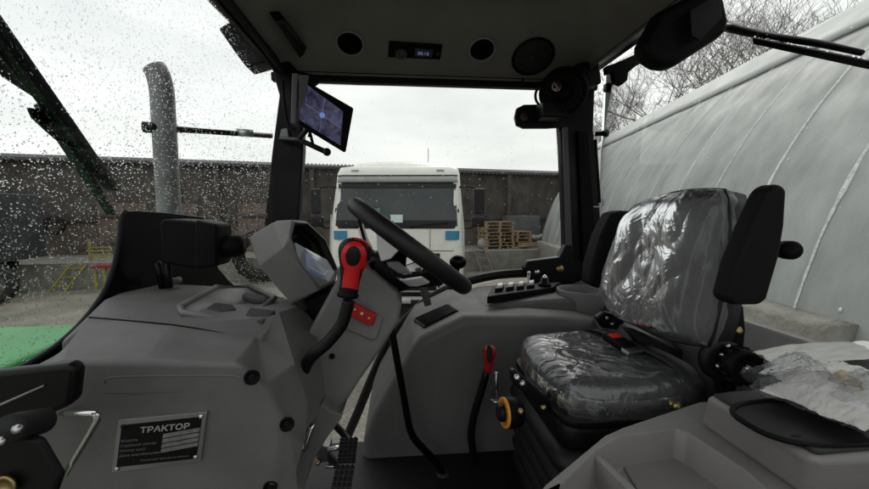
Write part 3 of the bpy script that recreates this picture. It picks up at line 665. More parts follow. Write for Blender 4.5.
# --- raindrops on the outside of the glass
def drops(name, parent, n, place, rmin, rmax, seed, pw=2.2, flat=.5):
    rs = random.Random(seed); v = []; f = []; sm = []
    S = 7
    for _ in range(n):
        r = rmin+(rmax-rmin)*rs.random()**pw
        p, nn, uu = place(rs)
        if p is None: continue
        ww = nn.cross(uu).normalized(); uu = ww.cross(nn)
        sx, sy = rs.uniform(.8, 1.15), rs.uniform(.9, 1.5); h = r*flat*rs.uniform(.7, 1.15); b0 = len(v)
        ph = rs.uniform(0, 6.28); wob = [1+.18*math.sin(2*math.pi*j/S*2+ph) for j in range(S)]
        ds = [(math.cos(2*math.pi*j/S), math.sin(2*math.pi*j/S)) for j in range(S)]
        for k, (rr, hh) in enumerate(((1, 0), (1, 0), (.86, .48), (.52, .86))):
            for j, (cx, cy) in enumerate(ds): v.append(p+uu*cx*r*rr*sx*wob[j]+ww*cy*r*rr*sy*wob[j]+nn*(h*hh))
        v.append(p+nn*h)
        f.append([b0+j for j in range(S)][::-1]); sm.append(False)
        for k in (1, 2):
            for j in range(S): f.append([b0+k*S+j, b0+k*S+(j+1) % S, b0+(k+1)*S+(j+1) % S, b0+(k+1)*S+j]); sm.append(True)
        for j in range(S): f.append([b0+3*S+j, b0+3*S+(j+1) % S, b0+4*S]); sm.append(True)
    m = MB(); m.v = v; m.f = f; m.sm = sm; m.m = [0]*len(f)
    o = m.build(name, WATER, parent, recalc=False); o['kind'] = 'stuff'; return o
def on_screen(rs):
    Y = rs.uniform(.34, 1.79); z = rs.uniform(-.5, .80); e = .44*(Y-1)/.78**2
    nn = V((-1, e, 0)).normalized(); return V((wx(Y)-.003, Y, zz(z))), nn, V((0, 0, 1))
drops('raindrops', wscr, 40000, on_screen, .0005, .0026, 1, 2.3, .32)
def on_door(rs):
    X = rs.uniform(-.5, .75); z = rs.random()**.8*1.0-.42
    return V((X, 1.8055, zz(z))), V((0, 1, 0)), V((0, 0, 1))
drops('raindrops', dglass, 1100, on_door, .0006, .0026, 2, 3.2, .36)

# --- rear window
rx = XB+.02
rglass = MB().add(grid(lambda u, v: V((rx, .2+1.56*u, zz(-.40+1.06*v))), 1, 1)).build('rear_glass', GLASS, cab, recalc=False)
def on_rear(rs): return V((rx+.002, rs.uniform(.45, 1.74), zz(rs.uniform(-.35, .62)))), V((1, 0, 0)), V((0, 0, 1))
drops('raindrops', rglass, 650, on_rear, .0006, .0022, 4, 2.6, .35)
c = PX(779, 249.5, XB-.02)
k_ = MB().add(tube([PX(770, 249, XB+.015), PX(780, 249.5, XB-.02), PX(787, 249.5, XB-.03)], .012, 12, 3)).build('window_latch', BLACKM, rglass)
a_ = (PX(803, 251, XB-.07)-PX(780, 249.5, XB-.02)); MB().add(lathe([(.013, 0), (.020, .01), (.022, .03), (.020, .036), (.022, .042), (.022, .056), (.017, .064), (0, .066)], PX(780, 249.5, XB-.02), a_, 18)).build('latch_knob', BLACK, rglass)
c = P(595, 134, 1.775)
MB().add(lathe([(.011, 0), (.011, .03), (.018, .034), (.019, .05), (.015, .06), (0, .062)], c, P(612, 133, 1.74)-c, 16)).build('stay_knob', BLACK, rpil)
m = MB().add(tube([P(594, 140, 1.775), P(598, 203, 1.775)], .014, 10)); m.build('gas_strut', BLACK, rpil)
MB().add(tube([P(587, 207, 1.765), P(602, 206, 1.76), P(603, 199, 1.76)], .005, 8, 3)).build('strut_pin', STEEL, rpil)
# catch hook and motor cover at the rear header
hk = MB().add(slab([(606, 66), (618, 62), (640, 52), (643, 62), (636, 66), (629, 72), (628, 80), (622, 85), (615, 82), (613, 72), (607, 74)], 1.60, 1.63)).build('hook_bracket', BLACK, cab, bevel=.005)
MB().add(lathe([(.012, 0), (.012, .05)], P(640, 45, 1.40), (.8, -.3, .2), 12)).build('bracket_pin', STEEL, hk)
q = [(661, 10), (722, -22), (731, 20), (727, 33), (676, 66), (662, 64), (652, 58), (644, 50), (645, 40)]
mc = MB().add(slab(q, 1.0, 1.06)).build('wiper_motor_cover', BLACK, cab, bevel=.018, seg=3)
MB().add(slab([(690, 10), (720, -8), (722, 18), (700, 40), (692, 36)], .972, .979)).build('cover_panel', BLACKM, mc, bevel=.002)

# --- floor, fender and rear shelf
MB().add(box((-.75, .30, zz(-.93)), (.95, 1.36, zz(-.852)))).build('floor_mat', MAT, cab)
fen = MB().add(slab([(420, 338), (412, 349), (402, 367), (388, 390), (373, 416), (364, 441), (359, 470), (358, 520), (700, 520), (700, 335), (640, 330), (588, 319), (530, 316.5), (464, 316.5)], 1.26, 1.75)).build('wheel_fender', PLAST_SHADE, cab, bevel=.035, seg=4)
# raised top of the fender carrying the switches
t0 = [(445, 330), (458, 320), (470, 311), (495, 303.5), (530, 300.5), (562, 298.5), (592, 299), (620, 305), (640, 322), (560, 332), (457, 332)]
MB().add(slab(t0, 1.395, 1.74)).build('fender_hump', PLAST_SHADE, fen, bevel=.02, seg=3)
# slotted vent
c = P(434, 314, 1.36); vx = (P(455, 308, 1.42)-P(413, 322, 1.33)); 
s0 = P(464, 316.5, 1.26); s1 = P(418, 338, 1.26); sn_ = (s1-s0).cross(V((0, 1, 0))).normalized(); sn_ = sn_ if sn_.z > 0 else -sn_
q = [PL(x, y, s0, sn_)+sn_*.004 for x, y in ((413, 320), (449, 304.5), (459, 311), (424, 328))]
m = MB().add(prism(q, sn_*-.02)); vt = m.build('side_vent', BLACK, fen, bevel=.003)
m = MB()
for k in range(6):
    t = (k+.6)/6; a = q[0].lerp(q[3], t)+sn_*.003; b = q[1].lerp(q[2], t)+sn_*.003; a, b = a.lerp(b, .06), b.lerp(a, .06)
    m.add(tube([a, b], .0028, 6))
m.build('vent_slats', BLACKM, vt)
# switch panel
q = [PZ(487, 299.5, -.324), PZ(553, 290, -.324), PZ(561, 284.5, -.324), PZ(492, 290, -.324)]
pn = MB().add(prism([p+V((0, 0, .012)) for p in q], (0, 0, -.03))).build('switch_panel', BLACK, fen, bevel=.004)
def onpanel(u, v, h=.014): return q[0].lerp(q[1], u).lerp(q[3].lerp(q[2], u), v)+V((0, 0, h))
pu = (q[1]-q[0]).normalized(); pv = (q[3]-q[0]).normalized(); pw = pu.cross(pv).normalized(); pw = pw if pw.z > 0 else -pw
for u_, wd in ((.13, .020), (.28, .020), (.43, .020), (.58, .022)):
    sw = MB().add(obox(onpanel(u_, .55, .018), pu*wd, pv*.035, pw*.010)).build('rocker_switch', BLACKM, pn, bevel=.004)
    MB().add(obox(onpanel(u_, .68, .031), pu*wd*.62, pv*.014+pw*.003, pw*.0015)).build('switch_symbol', mat('switch_white', .6, .35), sw, bevel=.001)
c = onpanel(.80, .5, .016); MB().add(lathe([(.028, 0), (.026, .008), (.018, .010), (.016, .03), (.0, .032)], c, pw, 20)).build('rotary_knob', BLACKM, pn)
MB().add(ball(c+pw*.032, .011, 10, 7)).build('knob_tip', CHROME, pn)
c = PZ(527, 284.5, -.315); MB().add(tube([c+V((0, 0, -.03)), c, c+V((.008, 0, .045))], .006, 8)).add(ball(c+V((.008, 0, .05)), .009, 10, 6)).build('toggle_switch', STEEL, pn)
# cup holder let into the rear of the fender
c = P(581, 296, 1.47)
MB().add(lathe([(.085, -.10), (.094, -.02), (.098, .022), (.096, .030), (.088, .030), (.084, .02), (.078, -.08), (.0, -.085)], c, (0, 0, 1), 32)).build('cup_holder', PLASTL, fen)
# rear shelf
sh = MB().add(prism([V((.80, .1, zz(-.36))), V((.80, .1, zz(-.60))), V((1.0, .1, zz(-.60))), V((1.0, .1, zz(-.305))), V((.93, .1, zz(-.305)))], (0, 1.66, 0))).build('rear_shelf', PLAST, cab, bevel=.02, seg=3)
MB().add(box((.70, 1.02, zz(-.855)), (.95, 1.30, zz(-.36)))).build('rear_wall', PLAST, cab, bevel=.02)

# --- dashboard side fairing (near face), top cover and right-hand bend
def poly_px(vs, faces, name, mt, parent, **k):
    return MB().add(([P(*v) for v in vs], faces)).build(name, mt, parent, **k)
vs = [(-30, 400, .66), (62, 352, .70), (89, 317, .79), (175, 325, .80), (257, 341, .81),      # 0-4 seam line
      (-30, 432, .645), (55, 360, .63), (150, 361, .63), (240, 363, .63), (266, 388, .642),     # 5-9 crease
      (279, 312, .86), (296, 368, .78), (308, 402, .74), (285, 420, .66),                      # 10-13 right edge
      (-30, 530, .712), (120, 530, .712), (268, 530, .712), (296, 470, .70), (305, 440, .73), (300, 530, .73)]       # 14-19
fs = [[0, 1, 6, 5], [1, 2, 3, 7, 6], [3, 4, 8, 7], [4, 9, 8], [4, 10, 11, 9], [9, 11, 12, 18, 13], [5, 6, 7, 15, 14], [7, 8, 9, 13, 16, 15], [13, 18, 17, 19, 16]]
dash = poly_px(vs, fs, 'dashboard', PLAST, cab, bevel=.012, seg=3, ang=8, recalc=True)
# flat wedge with a step's shade painted in, and raised lines on the fairing
facA = P(98, 393, .603); 
def YD(y, off=0.): return .63+max(0, y-362)*.082/168-off
q = [(98, 393.3), (218, 391), (222, 396), (216, 400)]
poly_px([(x, y, YD(y, .0015)) for x, y in q], [[0, 1, 2, 3]], 'edge_shade', mat('edge_shade_tone', (.105, .102, .100), .6, bump=.3, bscale=900), dash)
MB().add(tube([P(x, y, Y) for x, y, Y in ((89, 317.5, .788), (130, 321, .794), (175, 325.3, .798), (215, 332, .803), (257, 341.3, .808))], .0022, 6, 2)).build('panel_gap', mat('gap_black', .004, .8), dash)
poly_px([(279, 312, .865), (300, 306, .98), (322, 330, .93), (326, 400, .90), (300, 440, .76), (308, 402, .745), (296, 368, .785)], [[0, 1, 2, 3, 4, 5, 6]], 'bend_filler', PLAST, dash)
MB().add(tube([P(x, y, YD(y, .0005)) for x, y in ((105, 383), (112, 377), (180, 375.5), (236, 376), (246, 384))], .0016, 6, 3)).build('styling_line', PLAST, dash)
def recess_bolt(x, y, Y, parent, ax=(.35, -1, .1)):
    c = P(x, y, Y); a = V(ax).normalized()
    o = MB().add(lathe([(.0125, .0), (.0125, .003), (.009, .003), (.0085, -.01), (0, -.01)], c, a, 20)).build('screw_recess', BLACK, parent)
    MB().add(lathe([(.0055, -.008), (.0055, .0), (.004, .001), (.0, -.002)], c, a, 8)).build('screw_head', BLACKM, o)
recess_bolt(252, 377, .632, dash); recess_bolt(287, 424, .66, dash); recess_bolt(270, 487, .688, dash)
# top cover
tv = [(60, 342, .80), (89, 317, .79), (175, 325, .80), (257, 341, .81), (279, 312, .86), (300, 306, .98), (285, 296, 1.10), (240, 286, 1.2), (165, 282, 1.2), (125, 289, 1.1), (103, 302, .95)]
tv = [(a, b+1, y) for a, b, y in tv]
tf = [[0, 1, 10], [1, 2, 9, 10], [2, 3, 4, 5, 6, 7, 8, 9]]
cover = MB().add(prism([P(*v) for v in tv], (0, 0, -.09))).build('top_cover', PLAST, dash, bevel=.008, seg=3, ang=30)
def top_z(): pass
# tray recess ridges on the cover
for q in ([(180, 309, .90), (216, 289, 1.10), (250, 288, 1.12), (275, 300, 1.02), (259, 312, .95), (248, 326, .86), (182, 315, .86)],):
    pts = [P(*v)+V((0, 0, .006)) for v in q]
    MB().add(tube(pts+[pts[0]], .007, 8)).build('tray_rim', PLASTL, cover)
    MB().add(prism([p+V((0, 0, -.002)) for p in pts], (0, 0, -.01))).build('tray_floor', PLASTL, cover)
for q in ([(206, 313, .90), (215, 307, .93), (233, 309, .92), (236, 313, .90), (220, 317, .88)], [(242, 299, 1.0), (246, 296, 1.03), (266, 300, 1.0), (266, 304, .98), (252, 304, .98)], [(243, 324, .85), (250, 312, .90), (276, 315, .88), (262, 328, .84)]):
    MB().add(prism([P(*v)+V((0, 0, .012)) for v in q], (0, 0, -.012))).build('moulded_pad', mat('pad_dark', .04, .6), cover, bevel=.003)
m = MB().add(tube([P(*v)+V((0, 0, .012)) for v in ((164, 284, 1.15), (172, 285.5, 1.13), (180, 284, 1.15))], .010, 8, 3)); m.build('wiring_grommet', PLASTL, cover)
# --- steering column housing
cq = [(343, 268), (352, 264), (374, 274), (397, 292), (402, 304), (399, 322), (380, 352), (357, 385), (343, 408), (327, 432), (308, 462), (296, 500), (262, 500), (278, 420), (298, 350), (320, 310)]
colm = MB().add(slab(cq, .90, 1.0)).build('steering_column', PLAST, cab, bevel=.022, seg=4)
q = [(346, 298), (384, 318), (377, 340), (371, 341), (340, 328), (338, 320)]
MB().add(slab(q, .893, .905)).build('switch_plinth', PLAST, colm, bevel=.006)
hz = MB().add(slab([(351.5, 302), (377, 315), (372.5, 325.5), (369, 326.5), (348, 315), (347, 311)], .880, .892)).build('hazard_switch', RED, colm, bevel=.003)
for x, y, s_ in ((355, 309.5, 1.5), (362, 313.5, 1.8), (369, 318, 1.5)):
    MB().add(lathe([(s_*.0024, 0), (s_*.0024, .001), (s_*.0012, .001)], P(x, y, .8795), (0, -1, 0), 6 if s_ > 1.6 else 3)).build('switch_symbol', mat('symbol_yellow', (.8, .5, .15), .5), hz)
MB().add(lathe([(.007, 0), (.007, .003), (.004, .003), (.004, -.003)], P(332, 356, .898), (0, -1, 0), 12)).build('screw_recess', BLACK, colm)
q = [(322, 403), (330, 411), (340, 414), (345, 407), (341, 419), (327, 438), (312, 462), (300, 500), (268, 500), (290, 440)]
MB().add(slab(q, .86, .97)).build('lower_cowl', PLAST, colm, bevel=.018, seg=3)
MB().add(tube([P(313, 424, .84), P(307, 440, .83), P(304, 450, .83)], .006, 8, 3)).build('bright_rod', CHROME, colm)
MB().add(slab([(335, 268), (351, 270), (362, 280), (352, 288), (338, 284)], .95, 1.05)).build('cluster_neck', PLAST, colm, bevel=.01)
MB().add(prism([P(x, y, .99) for x, y in ((268, 312), (290, 305), (345, 284), (352, 300), (330, 330), (300, 345), (280, 340))], (0, .16, 0))).build('column_shroud', BLACK, colm, bevel=.01)
# head of the column below the wheel
MB().add(slab([(374, 258), (392, 264), (400, 279), (398, 290), (382, 280), (371, 270)], .95, 1.03)).build('column_collar', BLACK, colm, bevel=.008)
MB().add(tube([P(364, 345, 1.14), P(372, 310, 1.14), P(372, 300, 1.14)], .006, 8)).build('column_bolt', BLACKM, colm)

# --- instrument cluster (grows out of the column)
cl = [(293, 219.5, .93), (307, 221, 1.08), (326, 239, 1.14), (339, 270, 1.13), (336, 282, 1.06), (320, 290, .96), (298, 263, .89), (289, 236, .89)]      # lip
bk = [(273.7, 221, .95), (290, 222, 1.10), (309, 241, 1.18), (320, 272, 1.17), (318, 297, 1.09), (304, 309, .97), (258, 265, .96), (248.4, 237, .97)]   # rear ring
M_ = (283, 247, .885)
lip = [P(*a) for a in cl]; back = [P(*a) for a in bk]; Mp = P(*M_)
bot = P(289, 303, .94); low = P(333, 292, 1.02)
vv = lip+back+[Mp, bot]            # 16 = M, 17 = bottom near corner
ff = [[15, 8, 16, 14], [8, 0, 7, 16], [16, 7, 6, 5, 17, 14], [5, 4, 12, 13, 17], [0, 8, 9, 1], [1, 9, 10, 2], [2, 10, 11, 3], [3, 11, 12, 4]]
tail = [p+V((-.01, .13, -.04)) for p in back]
vv += tail; ff += [[8+i, 8+(i+1) % 8, 18+(i+1) % 8, 18+i] for i in (0, 1, 2, 3, 6, 7)] + [[12, 13, 23, 22], [13, 17, 14, 24, 23]]
ff += [list(range(18, 26))]
inner = [p.lerp(sum(lip, V())/8, .07) for p in lip]; n_ = (lip[3]-lip[0]).cross(lip[5]-lip[0]).normalized(); n_ = n_ if n_.x > 0 else -n_
deep = [p.lerp(sum(lip, V())/8, .12)-n_*.03 for p in lip]
b0 = len(vv); vv += inner+deep
ff += [[i, (i+1) % 8, b0+(i+1) % 8, b0+i] for i in range(8)]
clus = MB().add((vv, ff), smooth=True).build('instrument_cluster', PLASTL, colm, bevel=.006, seg=3, ang=15)
MB().add((inner+deep, [[i, (i+1) % 8, 8+(i+1) % 8, 8+i] for i in range(8)])).build('cluster_hood', mat('cluster_hood_black', .015, .55, bump=.6, bscale=260, bdist=.002), clus, solid=.002)
# the sloping display glass: near-bottom part of the recess
sc_px = [(298.5, 242, .905), (307, 247, .95), (329, 259, 1.08), (337.5, 272, 1.10), (333, 279, 1.05), (331, 281, 1.03), (320, 286, .975), (300, 264, .905)]
scp = [P(*a)-n_*.007 for a in sc_px]
DISP = mat('display_sky_sheen', (.34, .37, .40), .2, spec=1.0, col2=(.48, .51, .54), vscale=6, coat=1.)  # pale reflection of the sky painted into the glass colour
ds_ = MB().add((scp+[p-n_*.02 for p in scp], [list(range(8))]+[[i, (i+1) % 8, 8+(i+1) % 8, 8+i] for i in range(8)]), smooth=False).build('display', DISP, clus)
c0 = sum(scp, V())/8
MB().add(([p.lerp(c0, .38)+n_*.002 for p in scp], [list(range(8))]), smooth=False).build('display_window', mat('display_blue', (.16, .20, .31), .15, coat=1., emit=((.10, .14, .25), .3)), ds_)

# --- bonnet, exhaust, mirror arm, work lamp
GREENP = mat('green_paint', (.05, .34, .09), .4, spec=.3, var=.15, vscale=4, bump=.25, bscale=170, bdist=.003)
bn = MB().add(loft([[V((x, 1.0+s*hw, zz(z))) for s, z in ((-1, -.75), (-1, zt-.06), (-.85, zt), (0, zt+.015), (.42, zt), (.48, zt-.06), (.48, -.75))] for x, hw, zt in ((-.80, .34, -.318), (-1.3, .33, -.32), (-1.9, .31, -.335), (-2.35, .28, -.40), (-2.4, .25, -.55))])).build('bonnet', GREENP, cab, bevel=.02, ang=30)
c = P(165, 140, 1.55)
EXH = mat('exhaust_steel', (.24, .24, .245), .55, .2, var=.25, vscale=8)
top = [V((c.x, c.y, zz(z))) for z in (-.75, 0, .36, .44)]+[V((c.x-.004, c.y, zz(.48))), V((c.x-.010, c.y-.003, zz(.515))), V((c.x-.020, c.y-.005, zz(.535)))]
MB().add(tube(top, .040, 18, 2)).build('exhaust_stack', EXH, cab)
ar = MB().add(tube([P(144, 127, 1.52), P(200, 131, 1.62), P(272, 136, 1.80)], [.014, .011, .011], 8, 2)).add(lathe([(.02, 0), (.02, .06)], P(143, 127, 1.515), (1, .3, 0), 10)).build('mirror_arm', BLACKM, cab)
MB().add(obox(P(245, 133, 1.72), (.03, .012, 0), (-.004, .01, 0), (0, 0, .014))).build('arm_clamp', STEEL, ar)
wl = MB().add(slab([(218, 28), (232, 20), (262, 48), (272, 60), (246, 67), (236, 54)], 1.72, 1.82)).build('work_lamp', BLACKM, cab, bevel=.008)
MB().add(slab([(196, -12), (222, -14), (252, 30), (236, 26), (226, 18)], 1.60, 1.72)).build('visor_bracket', BLACKM, cab, bevel=.006)
# near-side lower frame rail and latch plate of the open door
rail = MB().add(prism([P(x, y, .53) for x, y in ((-40, 418), (-40, 376), (66, 364), (73, 366), (75, 373), (72, 400), (68, 407), (0, 436), (-40, 452))], (0, .022, 0))).build('door_sill_rail', BLACKM, cab, bevel=.008, seg=3)
MB().add(prism([P(x, y, .5265) for x, y in ((-40, 421), (43, 385), (43, 387), (-40, 424))], (0, .003, 0))).build('edge_trim', mat('worn_edge', .30, .35, .3), rail)
lt = MB().add(prism([P(x, y, .46) for x, y in ((-30, 440), (16, 436), (38, 440), (60, 478), (52, 500), (-30, 500))], (0, .012, 0))).build('latch_plate', BLACKM, cab, bevel=.006)
a0, a1 = P(8, 429, .45), P(42, 421, .49)
MB().add(lathe([(.016, 0), (.0165, .01), (.015, .045), (.009, .05), (0, .05)], a0, a1-a0, 16)).build('rubber_stop', RUBBER, lt)
MB().add(lathe([(.013, 0), (.013, .004), (.009, .004), (.009, -.004)], P(6, 486, .455), (0, -1, .1), 20)).build('brass_bush', BRASS, lt)
for x, y in ((4, 440), (20, 428)): MB().add(lathe([(.005, 0), (.005, .006), (.0, .007)], P(x, y, .45), (.2, -1, .3), 8)).build('bolt', STEEL, lt)
# ================================================================== THINGS FITTED IN THE CAB
# --- radio in the roof lining
def sl(x, y, h=0.): return onslope(x, y)+nin*h
rq = [(389, 41), (442.5, 44.5), (440, 59), (388, 56.5)]
rad = MB().add(prism([sl(x, y, .006) for x, y in rq], nin*-.03)).build('car_radio', GLOSS, bevel=.002)
props(rad, 'black radio with a lit display set in the roof lining between the two round vents', 'radio')
ctr = sl(401, 53, .007)
MB().add(lathe([(.026, 0), (.026, .003), (.022, .005), (.020, .003), (.011, .003), (.011, .007), (.0, .008)], ctr, nin, 24)).build('volume_knob', mat('radio_knob', .06, .35), rad)
for k in range(6):
    a = k*math.pi/3+.3; dd = su_*math.cos(a)+sv_*math.sin(a); MB().add(obox(ctr+dd*.0165+nin*.0055, dd*.003, (sv_*math.cos(a)-su_*math.sin(a))*.002, nin*.001)).build('radio_button', mat('radio_grey', .20, .4), rad)
dq = [sl(x, y, .0065) for x, y in ((415, 47.5), (433, 49), (432, 56.5), (414.5, 55.5))]
MB().add((dq, [[0, 1, 2, 3]]), smooth=False).build('radio_display', mat('radio_lcd', (.01, .01, .02), .2, emit=((.012, .014, .03), .25)), rad)
u_ = (sl(432, 53, .0)-sl(416, 51.8, 0)).normalized()
MB().add(text_mesh('88:18', .022, sl(417.5, 53.6, .008), u_, -sv_ if sv_.z < 0 else sv_, .0003), smooth=False).build('display_digits', mat('lcd_digit', (.1, .12, .2), .4, emit=((.35, .4, .6), .25)), rad)
MB().add(lathe([(.007, 0), (.006, .006), (0, .007)], sl(438, 52.5, .006), nin, 12)).build('tuning_knob', mat('radio_knob_dark', .03, .3), rad)

# --- camera monitor on the front pillar
mo = empty('camera_monitor', P(320, 110, 1.55), 'black camera monitor with a sun hood showing a dim blue four way picture', 'monitor')
TL, TR, BR, BL = P(300, 77, 1.50), P(354, 108, 1.58), P(346, 152.5, 1.58), P(293, 120, 1.50)
mn = (TR-TL).cross(BL-TL).normalized(); mn = mn if mn.y < 0 else -mn
MB().add(prism([TL, TR, BR, BL], mn*-.03)).build('casing', BLACK, mo, bevel=.006)
scq = [P(307, 86, 1.51), P(342, 112.5, 1.565), P(340, 145, 1.565), P(298, 118, 1.50)]
def onmon(x, y, h): return PL(x, y, TL+mn*h, mn)
sp = [onmon(x, y, .0015) for x, y in ((306, 84), (343, 111.5), (340.5, 145.5), (297, 118.5))]
def SCR(u, v, h=0): return sp[0].lerp(sp[1], u).lerp(sp[3].lerp(sp[2], u), v)+mn*h
sm_ = bpy.data.materials.new('monitor_picture'); sm_.use_nodes = True
def monmat():
    nt = sm_.node_tree; N = nt.nodes; L = nt.links; b = N['Principled BSDF']; b.inputs['Base Color'].default_value = (.012, .012, .02, 1); b.inputs['Roughness'].default_value = .12
    tc = N.new('ShaderNodeTexCoord'); n = N.new('ShaderNodeTexNoise'); n.inputs['Scale'].default_value = 26; n.inputs['Detail'].default_value = 5; n.inputs['Distortion'].default_value = 1.; L.new(tc.outputs['Object'], n.inputs['Vector'])
    r = N.new('ShaderNodeValToRGB'); L.new(n.outputs['Fac'], r.inputs['Fac']); e = r.color_ramp.elements
    e[0].position = .35; e[0].color = (.018, .016, .045, 1); e[1].position = .7; e[1].color = (.13, .13, .25, 1)
    L.new(r.outputs[0], b.inputs['Emission Color']); b.inputs['Emission Strength'].default_value = .42
monmat()
so_ = MB().add(([SCR(0, 0), SCR(1, 0), SCR(1, 1), SCR(0, 1)], [[0, 1, 2, 3]]), smooth=False).build('screen', sm_, mo)
LN = mat('screen_line', (.05, .05, .1), .4, emit=((.16, .17, .28), .5))
m = MB()
for (a, b) in (((.02, .5), (.98, .5)), ((.5, .02), (.5, .98))):
    p0, p1 = SCR(*a, .0012), SCR(*b, .0012); t = (p1-p0).normalized().cross(mn)*.0011; m.add(([p0-t, p1-t, p1+t, p0+t], [[0, 1, 2, 3]]), smooth=False)
m.build('picture_divider', LN, so_)
MB().add(lathe([(.011, 0), (.007, .0006), (0, .0006)], SCR(.5, .5, .002), mn, 10)).build('centre_mark', mat('screen_blue', (.1, .15, .4), .4, emit=((.18, .27, .6), .6)), so_)
# sun hood: top, right and left flaps
GF = mat('hood_grey', .20, .45)
MB().add(prism([P(299.4, 74.5, 1.46), P(308.8, 75.3, 1.49), P(304.8, 103, 1.50), P(298.5, 111.5, 1.47)], mn*-.006)).build('hood_flap', GF, mo, bevel=.002)
MB().add(prism([P(292, 73, 1.46), P(297.8, 73, 1.46), P(295.5, 124, 1.46), P(290.6, 123, 1.46)], (0, .05, 0))).build('side_frame', mat('frame_grey', .13, .45), mo, bevel=.003)
ba = MB().add(tube([P(281, 139, 1.72), P(300, 140, 1.62), P(326, 152, 1.56)], .011, 8)).add(tube([P(300, 138, 1.6), P(309, 128, 1.55)], .009, 8)).add(ball(P(327, 152, 1.56), .016, 12, 8)).build('mount_arm', BLACKM, mo)
MB().add(slab([(281, 129), (287, 128), (289, 139), (279, 139)], 1.722, 1.734)).build('clamp_plate', mat('clamp_grey', .35, .4), mo, bevel=.003)
MB().add(tube([P(309, 137, 1.56), P(309, 128, 1.56), P(313, 145, 1.57)], .006, 8)).build('mount_brace', BLACKM, mo)

# --- fan unit with emblem in the rear corner of the roof
fan = empty('cab_fan', P(562, 90, 1.66), 'black swivelling cab fan with a pale round emblem hung in the rear roof corner', 'fan')
c = P(563, 92, 1.60); ax = (CAM-c).normalized()
MB().add(lathe([(.02, -.11), (.085, -.10), (.10, -.05), (.10, .0), (.092, .012), (.088, .0), (.03, .012), (.03, .02), (0, .022)], c, ax, 32)).build('fan_housing', BLACK, fan)
t_, u1, w1 = frame(ax)
m = MB()
for k in range(20):
    a = 2*math.pi*k/20; dd = u1*math.cos(a)+w1*math.sin(a); m.add(tube([c+dd*.028+ax*.016, c+dd*.065+ax*.020, c+dd*.092+ax*.008], .0022, 5, 2))
for r in (.05, .072): m.add(tube([c+(u1*math.cos(a)+w1*math.sin(a))*r+ax*.019 for a in [2*math.pi*i/32 for i in range(32)]], .002, 5, closed=True))
m.build('fan_guard', BLACKM, fan)
MB().add(obox(P(552, 112, 1.66), (.06, 0, 0), (0, .05, 0), (0, 0, .035))).build('fan_bracket', BLACKM, fan, bevel=.01)
MB().add(obox(P(583, 78, 1.66), (.05, 0, .01), (0, .06, 0), (-.01, 0, .05))).build('motor_block', BLACKM, fan, bevel=.012)
MB().add(tube([P(541, 84, 1.66), P(536, 92, 1.68), P(536, 100, 1.68), P(540, 106, 1.68)], .006, 8, 4)).build('fan_cable', RUBBER, fan)
e_c = P(556.5, 86.5, 1.50); e_ax = (CAM-e_c).normalized(); t_, ue, we = frame(e_ax)
er = RH; eu = V((0, 0, 1))
PINK = mat('emblem_pale', (.52, .38, .38), .5)
em = MB().add(lathe([(.0195, -.006), (.0195, 0), (0, .0005)], e_c, e_ax, 24)).build('emblem', mat('emblem_back', .02, .4), fan)
m = MB().add(tube([e_c+(er*math.cos(a)+eu*math.sin(a))*.0165+e_ax*.001 for a in [2*math.pi*i/28 for i in range(28)]], .0022, 5, closed=True))
m.add(tube([e_c+(er*x+eu*y)*.0165+e_ax*.001 for x, y in ((.55, .62), (.05, .62), (-.28, .3), (.05, .02), (.3, -.25), (-.02, -.6), (-.55, -.62))], .0025, 5, 3))
m.build('emblem_mark', PINK, em)
sd = MB().add(slab([(515, 117), (517, 108), (524, 104.5), (548, 104), (562, 108), (562, 127), (548, 128), (524, 128), (517, 125)], 1.72, 1.745)).build('door_hinge_plate', BLACKM, bevel=.004)
props(sd, 'black round ended hinge plate at the top rear corner of the far door', 'hinge')
MB().add(lathe([(.018, 0), (.018, .002), (0, .002)], P(524, 117, 1.718), (0, -1, 0), 20)).build('hinge_bolt', mat('rusty_bolt', (.10, .06, .045), .6), sd)

# --- box on the dash by the windscreen
bx = empty('wiper_motor_box', P(188, 260, 1.10), 'black moulded box with a round motor end standing between dashboard and windscreen', 'motor box')
MB().add(slab([(159, 223), (163, 219), (192, 221), (214, 226), (215, 262), (212, 267), (190, 268), (161, 263)], 1.05, 1.16)).build('box_body', BLACK, bx, bevel=.012, seg=3)
MB().add(slab([(194, 219.5), (217, 224.5), (216, 267), (194, 269)], 1.04, 1.13)).build('end_cover', BLACK, bx, bevel=.008)
MB().add(lathe([(.032, 0), (.034, .03), (.030, .075), (.02, .085), (0, .085)], P(212, 246, 1.10), (1, .1, -.02), 20)).build('motor_end', BLACK, bx)
MB().add(tube([P(167, 262, 1.1), P(169, 288, 1.1)], .010, 8)).add(tube([P(157, 262, 1.1), P(163, 288, 1.12)], .010, 8)).build('support_leg', BLACKM, bx)

